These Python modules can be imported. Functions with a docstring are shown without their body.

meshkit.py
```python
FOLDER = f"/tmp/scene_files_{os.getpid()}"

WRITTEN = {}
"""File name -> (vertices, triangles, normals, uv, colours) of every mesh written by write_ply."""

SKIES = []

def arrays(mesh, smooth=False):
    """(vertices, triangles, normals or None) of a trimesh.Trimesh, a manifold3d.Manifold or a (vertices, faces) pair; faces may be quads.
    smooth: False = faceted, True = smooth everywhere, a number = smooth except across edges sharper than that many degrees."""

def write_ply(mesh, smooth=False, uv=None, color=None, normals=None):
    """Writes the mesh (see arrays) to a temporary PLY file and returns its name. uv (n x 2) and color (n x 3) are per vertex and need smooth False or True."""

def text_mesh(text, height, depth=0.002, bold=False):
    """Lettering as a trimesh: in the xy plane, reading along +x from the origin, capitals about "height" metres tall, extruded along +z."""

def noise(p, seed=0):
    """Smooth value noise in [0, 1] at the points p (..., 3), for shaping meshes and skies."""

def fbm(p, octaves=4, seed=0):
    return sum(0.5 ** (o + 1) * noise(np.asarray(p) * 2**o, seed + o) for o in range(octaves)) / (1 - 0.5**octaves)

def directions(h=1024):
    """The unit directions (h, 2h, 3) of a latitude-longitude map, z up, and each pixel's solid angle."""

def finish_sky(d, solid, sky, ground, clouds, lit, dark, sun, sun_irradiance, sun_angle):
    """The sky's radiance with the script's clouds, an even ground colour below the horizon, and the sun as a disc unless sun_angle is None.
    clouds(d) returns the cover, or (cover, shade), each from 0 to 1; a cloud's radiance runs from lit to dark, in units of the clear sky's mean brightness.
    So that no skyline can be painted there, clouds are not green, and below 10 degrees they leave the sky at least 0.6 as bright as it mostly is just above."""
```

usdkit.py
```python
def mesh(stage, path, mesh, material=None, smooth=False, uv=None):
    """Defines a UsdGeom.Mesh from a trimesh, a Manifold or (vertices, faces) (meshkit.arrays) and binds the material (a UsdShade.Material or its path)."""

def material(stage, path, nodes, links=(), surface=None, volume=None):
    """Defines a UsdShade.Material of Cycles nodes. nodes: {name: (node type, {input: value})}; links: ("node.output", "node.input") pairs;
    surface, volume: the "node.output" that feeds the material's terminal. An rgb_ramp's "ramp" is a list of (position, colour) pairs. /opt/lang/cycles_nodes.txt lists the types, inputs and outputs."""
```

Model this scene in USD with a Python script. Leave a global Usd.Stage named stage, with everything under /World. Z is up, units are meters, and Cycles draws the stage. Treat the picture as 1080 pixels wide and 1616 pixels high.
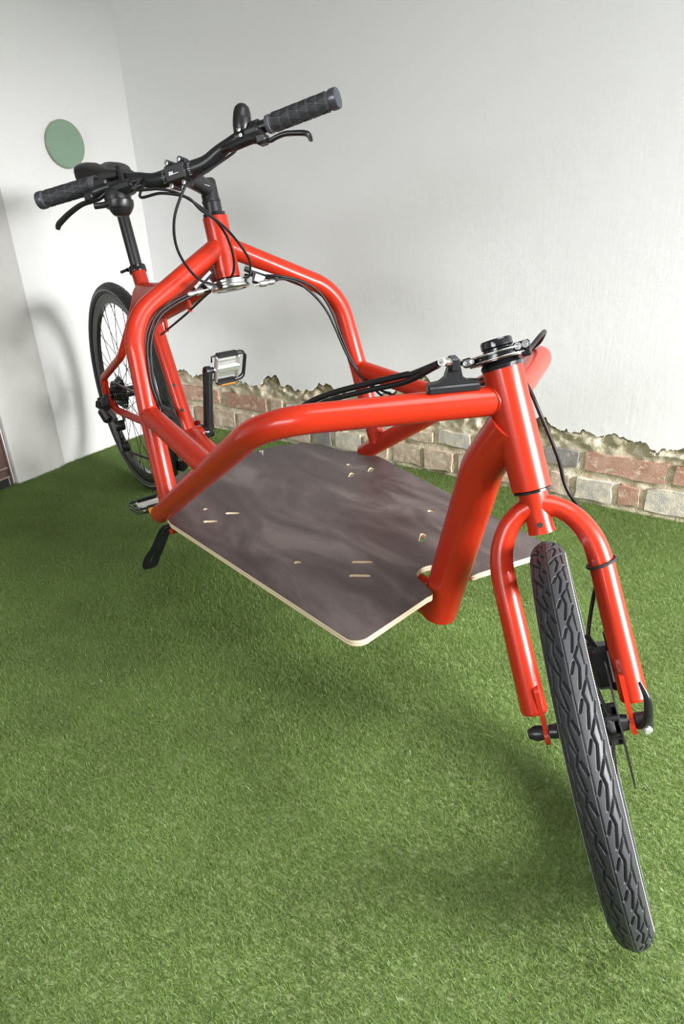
import math
import numpy as np
import trimesh
import shapely.geometry as sg
from shapely.ops import unary_union
import meshkit
import usdkit
from pxr import Usd, UsdGeom, UsdLux, Gf, Sdf, Vt, UsdShade

stage = Usd.Stage.CreateInMemory()
UsdGeom.SetStageUpAxis(stage, "Z")
UsdGeom.SetStageMetersPerUnit(stage, 1.0)
UsdGeom.Xform.Define(stage, "/World")
A = np.array
PI = math.pi

# ------------------------------------------------------------------ camera
# room frame: back wall on y = 0, left wall on x = 0, room towards +x and -y
CAM_POS = A([2.2275, -1.9315, 0.8927])
CAM_R = A([[0.8257, 0.5624, -0.0432], [-0.2118, 0.3802, 0.9003], [-0.5228, 0.7342, -0.4331]])
cam = UsdGeom.Camera.Define(stage, "/World/camera")
m = np.eye(4)
m[0, :3], m[1, :3], m[2, :3], m[3, :3] = CAM_R[0], CAM_R[1], -CAM_R[2], CAM_POS
cam.AddTransformOp().Set(Gf.Matrix4d(m.tolist()))
cam.CreateHorizontalApertureAttr(24.0)
cam.CreateVerticalApertureAttr(24.0 * 1616 / 1080)
cam.CreateFocalLengthAttr(1077.58 * 24.0 / 1080)
cam.CreateClippingRangeAttr(Gf.Vec2f(0.05, 60))
cam.CreateExposureAttr(-0.02)

# ------------------------------------------------------------------ light: daylight through the right window, plus added fill lamps in front and above
SKY_POWER = 84.0
FILL_POWER = 13.5
ROOF_POWER = 7.2


def rect_light(name, pos, look, w, h, power, color=(1, 1, 1)):
    l = UsdLux.RectLight.Define(stage, "/World/" + name)
    d = A(look, float) - A(pos, float)
    d /= np.linalg.norm(d)
    x = np.cross([0, 0, 1.0], -d)
    x /= np.linalg.norm(x)
    y = np.cross(-d, x)
    mm = np.eye(4)
    mm[0, :3], mm[1, :3], mm[2, :3], mm[3, :3] = x, y, -d, pos
    l.AddTransformOp().Set(Gf.Matrix4d(mm.tolist()))
    l.CreateWidthAttr(w)
    l.CreateHeightAttr(h)
    l.CreateIntensityAttr(power)
    l.CreateColorAttr(Gf.Vec3f(*color))
    return l


rect_light("daylight_side", (9.0, -0.9, 3.0), (1.5, -1.1, 0.4), 4.4, 3.2, SKY_POWER, (1.0, 0.99, 0.985))
rect_light("fill_front", (1.6, -5.3, 2.1), (1.5, -2.0, 0.7), 2.2, 1.6, FILL_POWER, (0.97, 0.985, 1.0))  # added fill lamp for the back wall, with no known source
rect_light("fill_roof", (2.9, -1.5, 3.05), (2.9, -1.501, 0.0), 1.6, 2.0, ROOF_POWER, (0.97, 0.985, 1.0))  # added overhead lamp to lift the floor, with no known source
dome = UsdLux.DomeLight.Define(stage, "/World/sky")
dome.CreateIntensityAttr(0.35)
dome.CreateColorAttr(Gf.Vec3f(0.93, 0.97, 1.0))

# ------------------------------------------------------------------ materials
LOOKS = "/World/Looks"
UsdGeom.Scope.Define(stage, LOOKS)


def mat(name, color, rough=0.5, metallic=0.0, bump=None, var=None, coord="object", **kw):
    """principled with optional colour variation var=(scale, other colour, amount[, stretch]) and bump=(scale, strength, distance[, stretch])"""
    nodes = {"p": ("principled_bsdf", {"base_color": color, "roughness": rough, "metallic": metallic, **kw})}
    links = []
    if bump or var:
        nodes["g"] = ("geometry", {}) if coord == "world" else ("texture_coordinate", {})
        src = "g.position" if coord == "world" else "g.object"
    if var:
        sc, c2, amt = var[:3]
        nodes["vm"] = ("mapping", {"scale": var[3] if len(var) > 3 else (1, 1, 1)})
        nodes["vn"] = ("noise_texture", {"scale": sc, "detail": 5, "roughness": 0.62})
        nodes["vr"] = ("rgb_ramp", {"ramp": [(0.5 - 0.28 / max(amt, .3), color), (0.5 + 0.28 / max(amt, .3), c2)]})
        links += [(src, "vm.vector"), ("vm.vector", "vn.vector"), ("vn.fac", "vr.fac"), ("vr.color", "p.base_color")]
    if bump:
        sc, st, di = bump[:3]
        nodes["bm"] = ("mapping", {"scale": bump[3] if len(bump) > 3 else (1, 1, 1)})
        nodes["bn"] = ("noise_texture", {"scale": sc, "detail": 4, "roughness": 0.6})
        nodes["b"] = ("bump", {"strength": st, "distance": di})
        links += [(src, "bm.vector"), ("bm.vector", "bn.vector"), ("bn.fac", "b.height"), ("b.normal", "p.normal")]
    return usdkit.material(stage, f"{LOOKS}/{name}", nodes, links, surface="p.BSDF")


RED = (0.39, 0.021, 0.0065)
M = {}
M["red_paint"] = mat("red_paint", RED, 0.32, coat_weight=0.30, coat_roughness=0.06, specular_ior_level=0.28, bump=(420, 0.05, 0.0006))
M["black_satin"] = mat("black_satin", (0.012, 0.012, 0.014), 0.34)
M["black_gloss"] = mat("black_gloss", (0.010, 0.010, 0.012), 0.16, coat_weight=0.4)
M["black_matte"] = mat("black_matte", (0.014, 0.014, 0.015), 0.6)
M["cable_black"] = mat("cable_black", (0.010, 0.010, 0.011), 0.42, specular_ior_level=0.3)
M["grip_rubber"] = mat("grip_rubber", (0.085, 0.087, 0.10), 0.55, bump=(900, 0.15, 0.0004))
M["grip_pad"] = mat("grip_pad", (0.030, 0.030, 0.034), 0.6)
M["ring_grey"] = mat("ring_grey", (0.10, 0.105, 0.125), 0.3, 0.6)
M["tyre"] = mat("tyre", (0.027, 0.028, 0.032), 0.50, specular_ior_level=0.4, bump=(700, 0.12, 0.0004), var=(40, (0.020, 0.021, 0.023), 0.8))
M["tyre_rear"] = mat("tyre_rear", (0.022, 0.022, 0.023), 0.55)
M["rim"] = mat("rim", (0.016, 0.015, 0.015), 0.3)
M["reflective"] = mat("reflective", (0.85, 0.87, 0.9), 0.35)
M["reflective_rear"] = mat("reflective_rear", (0.20, 0.20, 0.20), 0.4)
M["spoke"] = mat("spoke", (0.03, 0.03, 0.03), 0.3, 0.6)
M["steel"] = mat("steel", (0.72, 0.72, 0.72), 0.2, 1.0)
M["alu"] = mat("alu", (0.88, 0.88, 0.88), 0.42, 0.85)
M["alu_dull"] = mat("alu_dull", (0.55, 0.55, 0.54), 0.38, 1.0)
M["brass_steel"] = mat("brass_steel", (0.60, 0.56, 0.50), 0.3, 1.0)
M["dark_steel"] = mat("dark_steel", (0.10, 0.10, 0.10), 0.35, 0.9)
M["orange_reflector"] = mat("orange_reflector", (0.85, 0.28, 0.02), 0.25, coat_weight=0.5)
M["white_print"] = mat("white_print", (0.75, 0.75, 0.76), 0.4)
M["webbing"] = mat("webbing", (0.010, 0.010, 0.011), 0.75, bump=(600, 0.3, 0.0006))
M["saddle"] = mat("saddle", (0.016, 0.015, 0.015), 0.5, bump=(500, 0.1, 0.0005))
M["plate_green"] = mat("plate_green", (0.20, 0.305, 0.235), 0.22, coat_weight=0.5, var=(14, (0.225, 0.33, 0.23), 0.6))
M["plate_rim"] = mat("plate_rim", (0.42, 0.40, 0.27), 0.3, coat_weight=0.4, var=(40, (0.30, 0.36, 0.24), 0.7))
M["white_paint"] = mat("white_paint", (0.75, 0.75, 0.745), 0.6, coord="world", bump=(28, 0.18, 0.01))
M["pier_shade_paint"] = mat("pier_shade_paint", (0.50, 0.49, 0.47), 0.7, coord="world", bump=(40, 0.2, 0.01), var=(9, (0.58, 0.57, 0.555), 0.6))  # shade on the pier, put into its base colour
M["ceiling_paint"] = mat("ceiling_paint", (0.65, 0.65, 0.64), 0.8)
M["wall_grey"] = mat("wall_grey", (0.48, 0.48, 0.47), 0.7)
M["door_brown"] = mat("door_brown", (0.085, 0.05, 0.042), 0.45, var=(6, (0.14, 0.085, 0.07), 0.8, (6, 6, 0.6)))
M["door_bead"] = mat("door_bead", (0.26, 0.19, 0.17), 0.4)
M["frame_white"] = mat("frame_white", (0.75, 0.75, 0.74), 0.4)
M["glass"] = usdkit.material(stage, LOOKS + "/window_glass", {"t": ("transparent_bsdf", {}), "g": ("glossy_bsdf", {"roughness": 0.02, "color": (1, 1, 1)}), "f": ("fresnel", {"IOR": 1.45}), "m": ("mix_closure", {})}, [("f.fac", "m.fac"), ("t.BSDF", "m.closure1"), ("g.BSDF", "m.closure2")], surface="m.closure")


def plaster_material():
    n = {
        "g": ("geometry", {}),
        "m1": ("mapping", {"scale": (1, 1, 0.06)}), "n1": ("noise_texture", {"scale": 150, "detail": 3, "roughness": 0.55}),
        "n2": ("noise_texture", {"scale": 16, "detail": 5, "roughness": 0.62}),
        "v": ("voronoi_texture", {"scale": 7.0, "randomness": 1.0}), "vr": ("map_range", {"from_min": 0.0, "from_max": 0.11, "to_min": 1.0, "to_max": 0.0, "clamp": True}),
        "nv": ("noise_texture", {"scale": 60, "detail": 3}), "vm": ("math", {"math_type": "multiply"}),
        "a1": ("math", {"math_type": "multiply", "value2": 0.55}), "a2": ("math", {"math_type": "multiply_add", "value2": 1.7}),
        "a3": ("math", {"math_type": "multiply_add", "value2": 1.6}),
        "b": ("bump", {"strength": 0.11, "distance": 0.006}),
        "p": ("principled_bsdf", {"base_color": (0.80, 0.80, 0.805), "roughness": 0.6}),
    }
    l = [("g.position", "m1.vector"), ("m1.vector", "n1.vector"), ("g.position", "n2.vector"), ("g.position", "v.vector"), ("g.position", "nv.vector"),
         ("v.distance", "vr.value"), ("vr.result", "vm.value1"), ("nv.fac", "vm.value2"),
         ("n1.fac", "a1.value1"), ("n2.fac", "a2.value1"), ("a1.value", "a2.value3"), ("vm.value", "a3.value1"), ("a2.value", "a3.value3"),
         ("a3.value", "b.height"), ("b.normal", "p.normal")]
    return usdkit.material(stage, LOOKS + "/plaster", n, l, surface="p.BSDF")


M["plaster"] = plaster_material()


def mortar_material():
    n = {
        "g": ("geometry", {}), "n1": ("noise_texture", {"scale": 22, "detail": 6, "roughness": 0.65}),
        "r1": ("rgb_ramp", {"ramp": [(0.28, (0.37, 0.295, 0.18)), (0.43, (0.56, 0.485, 0.35)), (0.62, (0.71, 0.64, 0.51))]}),
        "s": ("separate_xyz", {}), "n2": ("noise_texture", {"scale": 13, "detail": 4, "roughness": 0.6}),
        "h": ("map_range", {"from_min": 0.15, "from_max": 0.25, "to_min": -0.28, "to_max": 0.22, "clamp": True}),
        "ad": ("math", {"math_type": "add"}), "k": ("map_range", {"from_min": 0.52, "from_max": 0.66, "clamp": True}),
        "mx": ("mix_color", {"b": (0.25, 0.205, 0.10)}),
        "n3": ("noise_texture", {"scale": 180, "detail": 4}), "b": ("bump", {"strength": 0.7, "distance": 0.004}),
        "p": ("principled_bsdf", {"roughness": 0.9}),
    }
    l = [("g.position", "n1.vector"), ("g.position", "n2.vector"), ("g.position", "n3.vector"), ("g.position", "s.vector"), ("n1.fac", "r1.fac"),
         ("s.z", "h.value"), ("h.result", "ad.value1"), ("n2.fac", "ad.value2"), ("ad.value", "k.value"), ("k.result", "mx.fac"), ("r1.color", "mx.a"),
         ("mx.result", "p.base_color"), ("n3.fac", "b.height"), ("b.normal", "p.normal")]
    return usdkit.material(stage, LOOKS + "/mortar", n, l, surface="p.BSDF")


M["mortar"] = mortar_material()


def brick_material(name, c1, c2, smear):
    n = {
        "g": ("geometry", {}), "n1": ("noise_texture", {"scale": 18, "detail": 5, "roughness": 0.6}),
        "r1": ("rgb_ramp", {"ramp": [(0.35, c1), (0.62, c2)]}),
        "n2": ("noise_texture", {"scale": 32, "detail": 6, "roughness": 0.7}),
        "k": ("map_range", {"from_min": 0.62 - smear, "from_max": 0.76 - smear, "clamp": True}), "mx": ("mix_color", {"b": (0.68, 0.61, 0.49)}),
        "n3": ("noise_texture", {"scale": 220, "detail": 4}), "b": ("bump", {"strength": 0.45, "distance": 0.003}), "p": ("principled_bsdf", {"roughness": 0.85}),
    }
    l = [("g.position", "n1.vector"), ("g.position", "n2.vector"), ("g.position", "n3.vector"), ("n1.fac", "r1.fac"), ("n2.fac", "k.value"),
         ("k.result", "mx.fac"), ("r1.color", "mx.a"), ("mx.result", "p.base_color"), ("n3.fac", "b.height"), ("b.normal", "p.normal")]
    return usdkit.material(stage, f"{LOOKS}/{name}", n, l, surface="p.BSDF")


BRICKS = {
    "r": brick_material("brick_red", (0.35, 0.175, 0.12), (0.49, 0.31, 0.235), 0.09),
    "p": brick_material("brick_pink", (0.42, 0.295, 0.22), (0.54, 0.42, 0.33), 0.14),
    "g": brick_material("brick_grey", (0.40, 0.375, 0.335), (0.53, 0.50, 0.445), 0.17),
    "d": brick_material("brick_dark", (0.17, 0.16, 0.155), (0.30, 0.28, 0.26), 0.03),
}


def board_material():
    n = {
        "t": ("texture_coordinate", {}),
        "m1": ("mapping", {"scale": (1.0, 3.2, 1.0), "rotation": (0, 0, 0.5)}), "n1": ("noise_texture", {"scale": 3.2, "detail": 6, "roughness": 0.66, "distortion": 0.8}),
        "r1": ("rgb_ramp", {"ramp": [(0.36, (0.034, 0.023, 0.022)), (0.5, (0.064, 0.047, 0.045)), (0.64, (0.110, 0.088, 0.083))]}),
        "m2": ("mapping", {"rotation": (0, 0, 0.785)}),
        "w1": ("wave_texture", {"scale": 85, "bands_direction": "x"}), "w2": ("wave_texture", {"scale": 85, "bands_direction": "y"}),
        "mm": ("math", {"math_type": "multiply"}), "b": ("bump", {"strength": 0.25, "distance": 0.0006}),
        "rr": ("map_range", {"from_min": 0.3, "from_max": 0.7, "to_min": 0.36, "to_max": 0.55}),
        "p": ("principled_bsdf", {"roughness": 0.45}),
    }
    l = [("t.object", "m1.vector"), ("m1.vector", "n1.vector"), ("n1.fac", "r1.fac"), ("r1.color", "p.base_color"), ("n1.fac", "rr.value"), ("rr.result", "p.roughness"),
         ("t.object", "m2.vector"), ("m2.vector", "w1.vector"), ("m2.vector", "w2.vector"), ("w1.fac", "mm.value1"), ("w2.fac", "mm.value2"), ("mm.value", "b.height"), ("b.normal", "p.normal")]
    return usdkit.material(stage, LOOKS + "/board_film", n, l, surface="p.BSDF")


M["board"] = board_material()
M["ply"] = usdkit.material(stage, LOOKS + "/plywood_edge", {
    "t": ("texture_coordinate", {}), "s": ("separate_xyz", {}), "a": ("math", {"math_type": "multiply", "value2": 2 * PI / 0.0045}), "si": ("math", {"math_type": "sine"}),
    "r": ("rgb_ramp", {"ramp": [(0.0, (0.50, 0.38, 0.24)), (0.5, (0.74, 0.64, 0.48)), (1.0, (0.80, 0.72, 0.58))]}), "p": ("principled_bsdf", {"roughness": 0.6})},
    [("t.object", "s.vector"), ("s.z", "a.value1"), ("a.value", "si.value1"), ("si.value", "r.fac"), ("r.color", "p.base_color")], surface="p.BSDF")


def blade_material():
    n = {
        "g": ("geometry", {}), "n0": ("noise_texture", {"scale": 5.0, "detail": 3}),
        "r": ("rgb_ramp", {"ramp": [(0.0, (0.15, 0.23, 0.05)), (0.24, (0.34, 0.46, 0.14)), (0.44, (0.50, 0.61, 0.28)), (0.62, (0.66, 0.72, 0.46)), (0.78, (0.74, 0.76, 0.62)), (0.90, (0.72, 0.64, 0.49)), (1.0, (0.76, 0.76, 0.70))]}),
        "h": ("hsv", {"saturation": 0.93}), "k": ("map_range", {"from_min": 0.3, "from_max": 0.7, "to_min": 1.08, "to_max": 1.42}),
        "p": ("principled_bsdf", {"roughness": 0.42, "specular_ior_level": 0.45}), "tr": ("translucent_bsdf", {}), "mx": ("mix_closure", {"fac": 0.5}),
    }
    l = [("g.random_per_island", "r.fac"), ("g.position", "n0.vector"), ("n0.fac", "k.value"), ("k.result", "h.value"), ("r.color", "h.color"),
         ("h.color", "p.base_color"), ("h.color", "tr.color"), ("p.BSDF", "mx.closure1"), ("tr.BSDF", "mx.closure2")]
    return usdkit.material(stage, LOOKS + "/turf_blade", n, l, surface="mx.closure")


M["blade"] = blade_material()
M["turf_base"] = mat("turf_base", (0.18, 0.25, 0.085), 0.9, coord="world", var=(90, (0.30, 0.32, 0.17), 0.9))

# ------------------------------------------------------------------ geometry helpers


def cat(parts):
    vs, fs, o = [], [], 0
    for p in parts:
        if isinstance(p, trimesh.Trimesh):
            p = (p.vertices, p.faces)
        v, f = np.asarray(p[0], float), np.asarray(p[1], int)
        if f.shape[1] == 4:
            f = np.vstack([f[:, [0, 1, 2]], f[:, [0, 2, 3]]])
        vs.append(v), fs.append(f + o)
        o += len(v)
    return np.vstack(vs), np.vstack(fs)


def unit(v):
    v = np.asarray(v, float)
    return v / np.linalg.norm(v)


def fillet(pts, radii, seg=9):
    pts = [A(p, float) for p in pts]
    out = [pts[0]]
    for i in range(1, len(pts) - 1):
        a, b, c = pts[i - 1], pts[i], pts[i + 1]
        r = radii[i - 1] if np.ndim(radii) else radii
        u, w = unit(a - b), unit(c - b)
        ang = math.acos(np.clip(u @ w, -1, 1))
        t = min(r / math.tan(ang / 2), 0.48 * np.linalg.norm(a - b), 0.48 * np.linalg.norm(c - b))
        r2 = t * math.tan(ang / 2)
        bis = unit(u + w)
        cen = b + bis * (r2 / math.sin(ang / 2))
        p0, p1 = b + u * t - cen, b + w * t - cen
        om = math.acos(np.clip(unit(p0) @ unit(p1), -1, 1))
        for k in range(seg + 1):
            s = k / seg
            out.append(cen + (math.sin((1 - s) * om) * p0 + math.sin(s * om) * p1) / max(math.sin(om), 1e-9))
    out.append(pts[-1])
    return A(out)


def spline(pts, n=8):
    """Catmull-Rom through the points"""
    p = A(pts, float)
    q = np.vstack([2 * p[0] - p[1], p, 2 * p[-1] - p[-2]])
    out = []
    for i in range(1, len(q) - 2):
        a, b, c, d = q[i - 1], q[i], q[i + 1], q[i + 2]
        for t in np.linspace(0, 1, n, endpoint=False):
            out.append(0.5 * (2 * b + (c - a) * t + (2 * a - 5 * b + 4 * c - d) * t * t + (3 * b - a - 3 * c + d) * t ** 3))
    out.append(p[-1])
    return A(out)


def sweep(path, r, n=20, ell=(1, 1), ref=None, cap=True, closed=False):
    p = A(path, float)
    k = len(p)
    rr = np.broadcast_to(np.asarray(r, float), (k,))
    if closed:
        t = np.roll(p, -1, 0) - np.roll(p, 1, 0)
    else:
        t = np.gradient(p, axis=0)
    t /= np.linalg.norm(t, axis=1, keepdims=True)
    if ref is None:
        ref = [0, 0, 1.0] if abs(t[0][2]) < 0.85 else [1.0, 0, 0]
    a = unit(np.cross(t[0], ref))
    rings = []
    for i in range(k):
        a = unit(a - t[i] * (a @ t[i]))
        b = np.cross(t[i], a)
        an = np.arange(n) * 2 * PI / n
        rings.append(p[i] + rr[i] * (np.cos(an)[:, None] * a * ell[0] + np.sin(an)[:, None] * b * ell[1]))
    v = np.vstack(rings)
    f = []
    kk = k if closed else k - 1
    i, j = np.meshgrid(np.arange(kk), np.arange(n), indexing="ij")
    i2, j2 = (i + 1) % k, (j + 1) % n
    q = np.stack([i * n + j, i * n + j2, i2 * n + j2, i2 * n + j], -1).reshape(-1, 4)
    f = np.vstack([q[:, [0, 1, 2]], q[:, [0, 2, 3]]])
    if cap and not closed:
        v = np.vstack([v, p[0], p[-1]])
        c0, c1 = k * n, k * n + 1
        jj = np.arange(n)
        f = np.vstack([f, np.stack([np.full(n, c0), (jj + 1) % n, jj], 1), np.stack([np.full(n, c1), (k - 1) * n + jj, (k - 1) * n + (jj + 1) % n], 1)])
    return v, f


def rod(a, b, r, n=16, r2=None):
    return sweep([a, b], [r, r if r2 is None else r2], n)


def lathe(prof, origin, axis, n=32):
    """profile [(radius, height along axis)] closed at both ends by radius 0 points if given"""
    axis = unit(axis)
    a = unit(np.cross(axis, [0, 0, 1.0] if abs(axis[2]) < 0.9 else [1.0, 0, 0]))
    b = np.cross(axis, a)
    an = np.arange(n) * 2 * PI / n
    ring = np.cos(an)[:, None] * a + np.sin(an)[:, None] * b
    v = np.vstack([A(origin) + max(r, 1e-5) * ring + h * axis for r, h in prof])
    k = len(prof)
    i, j = np.meshgrid(np.arange(k - 1), np.arange(n), indexing="ij")
    j2 = (j + 1) % n
    q = np.stack([i * n + j, i * n + j2, (i + 1) * n + j2, (i + 1) * n + j], -1).reshape(-1, 4)
    return v, q


def cbox(size, center=(0, 0, 0), R=None, c=0.1):
    """box with chamfered edges; c is the chamfer in metres"""
    h = A(size, float) / 2
    c = min(c, 0.45 * h.min() * 2)
    pts = []
    for sx in (-1, 1):
        for sy in (-1, 1):
            for sz in (-1, 1):
                s = A([sx, sy, sz])
                for k in range(3):
                    d = h.copy()
                    d[(k + 1) % 3] -= c
                    d[(k + 2) % 3] -= c
                    pts.append(s * d)
    hull = trimesh.convex.convex_hull(A(pts))
    v = A(hull.vertices)
    if R is not None:
        v = v @ A(R)  # rows of R are the box's axes
    return v + A(center), A(hull.faces)


def hull(pts):
    h = trimesh.convex.convex_hull(A(pts, float))
    return A(h.vertices), A(h.faces)


def extrude(poly, h, frame=None):
    """shapely polygon(s) extruded by h; frame = (origin, xaxis, yaxis, zaxis)"""
    polys = getattr(poly, "geoms", [poly])
    v, f = cat([trimesh.creation.extrude_polygon(g, h, engine="earcut") for g in polys])
    if frame is not None:
        o, x, y, z = (A(q, float) for q in frame)
        v = o + v[:, :1] * x + v[:, 1:2] * y + v[:, 2:] * z
    return v, f


def axes(d, up=(0, 0, 1)):
    """rows: d, side, up'"""
    d = unit(d)
    s = unit(np.cross(up, d))
    return A([d, s, np.cross(d, s)])


used = {}


def path_for(parent, name):
    key = f"{parent}/{name}"
    k = used.get(key, 0)
    used[key] = k + 1
    return key if k == 0 else f"{key}_{k:03d}"


def props(prim, label=None, category=None, group=None, kind=None):
    for k, v in (("label", label), ("category", category), ("group", group), ("kind", kind)):
        if v:
            prim.SetCustomDataByKey(k, v)
    return prim


def thing(name, label, category, loc=(0, 0, 0), rz=0.0, group=None, kind=None):
    p = path_for("/World", name)
    x = UsdGeom.Xform.Define(stage, p)
    x.AddTranslateOp().Set(Gf.Vec3d(*map(float, loc)))
    x.AddRotateZOp().Set(float(rz))
    props(x.GetPrim(), label, category, group, kind)
    return p


def obj(name, mesh, material, parent="/World", smooth=35, label=None, kind=None, uv=None):
    if isinstance(mesh, list):
        mesh = cat(mesh)
    p = path_for(parent, name)
    g = usdkit.mesh(stage, p, mesh, material if not isinstance(material, str) else M[material], smooth=smooth)
    props(g.GetPrim(), label, None, None, kind)
    return p


def struct(name, mesh, material, smooth=False):
    return obj(name, mesh, material, "/World", smooth, kind="structure")


def block(x0, x1, y0, y1, z0, z1):
    return trimesh.creation.box(extents=(x1 - x0, y1 - y0, z1 - z0), transform=trimesh.transformations.translation_matrix(((x0 + x1) / 2, (y0 + y1) / 2, (z0 + z1) / 2)))


# ------------------------------------------------------------------ the room
FLOOR = -0.009
RX, FY, CZ = 3.9, -4.2, 2.9
struct("floor", block(-0.2, RX + 0.2, FY - 0.2, 0.2, FLOOR - 0.12, FLOOR), "turf_base")
struct("ceiling", cat([block(-0.2, 2.1, FY - 0.2, 0.2, CZ, CZ + 0.12), block(3.7, RX + 0.2, FY - 0.2, 0.2, CZ, CZ + 0.12), block(2.1, 3.7, FY - 0.2, -2.5, CZ, CZ + 0.12), block(2.1, 3.7, -0.5, 0.2, CZ, CZ + 0.12)]), "ceiling_paint")  # hole left for the added roof lamp

# back wall: mortar bed with bricks set in it, plaster above
PLASTER_EDGE = [(0.0, 0.216), (0.05, 0.214), (0.089, 0.233), (0.135, 0.212), (0.19, 0.216), (0.258, 0.203), (0.33, 0.212), (0.407, 0.219), (0.457, 0.205), (0.51, 0.217), (0.539, 0.25), (0.59, 0.262), (0.61, 0.225), (0.643, 0.227), (0.713, 0.212), (0.761, 0.234), (0.807, 0.255), (0.837, 0.25), (0.88, 0.227), (0.91, 0.24), (0.97, 0.25), (1.03, 0.236), (1.09, 0.262), (1.14, 0.29), (1.183, 0.315), (1.21, 0.325), (1.238, 0.300), (1.30, 0.268), (1.36, 0.25), (1.45, 0.255), (1.52, 0.238), (1.603, 0.246), (1.617, 0.245), (1.633, 0.222), (1.681, 0.223), (1.731, 0.222), (1.765, 0.22), (1.798, 0.223), (1.836, 0.218), (1.894, 0.213), (1.916, 0.2), (1.957, 0.205), (1.991, 0.214), (2.08, 0.21), (2.2, 0.225), (2.35, 0.205), (2.5, 0.23), (2.7, 0.21), (2.9, 0.225), (RX, 0.215)]
rng = np.random.default_rng(7)


def edge_at(x):
    e = A(PLASTER_EDGE)
    base = np.interp(x, e[:, 0], e[:, 1])
    q = np.stack([x * 55, x * 0, x * 0], -1)
    return base + 0.014 * (meshkit.noise(q, 3) - 0.5) + 0.010 * (meshkit.noise(q * 2.3, 4) - 0.5) + 0.005 * (meshkit.noise(q * 6.5, 5) - 0.5)


nx, nz = 640, 66
gx, gz = np.meshgrid(np.linspace(0, RX, nx), np.linspace(FLOOR - 0.01, 0.40, nz), indexing="ij")
pp = np.stack([gx, gx * 0, gz], -1)
rub = np.clip((gz - 0.15) / 0.05, 0, 1)
lump = meshkit.fbm(pp * 38, 4, 11)
ridge = np.abs(meshkit.fbm(pp * 26, 3, 12) - 0.5) * 2
gy = 0.0075 - 0.014 * (lump - 0.5) - rub * (0.034 * (lump - 0.40) + 0.010 * (1 - ridge))
gy = np.maximum(gy, -0.010)
gy = np.where(gz > edge_at(gx.ravel()).reshape(gx.shape) - 0.004, np.maximum(gy, 0.006), gy)
bed = np.stack([gx, gy, gz], -1).reshape(-1, 3)
i, j = np.meshgrid(np.arange(nx - 1), np.arange(nz - 1), indexing="ij")
quads = np.stack([i * nz + j, (i + 1) * nz + j, (i + 1) * nz + j + 1, i * nz + j + 1], -1).reshape(-1, 4)
WB = struct("wall_back", cat([(bed, quads), block(-0.2, RX + 0.2, 0.04, 0.2, FLOOR - 0.05, CZ)]), "mortar", smooth=40)

xs = np.linspace(0, RX, 1500)
poly = sg.Polygon([(RX, CZ), (0, CZ)] + list(zip(xs, edge_at(xs))))
v, f = extrude(poly, 0.05, ((0, -0.012, 0), (1, 0, 0), (0, 0, 1), (0, 1, 0)))
obj("plaster", (v, f[:, ::-1]), "plaster", WB, smooth=False, label="white painted plaster with a broken lower edge")

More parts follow.
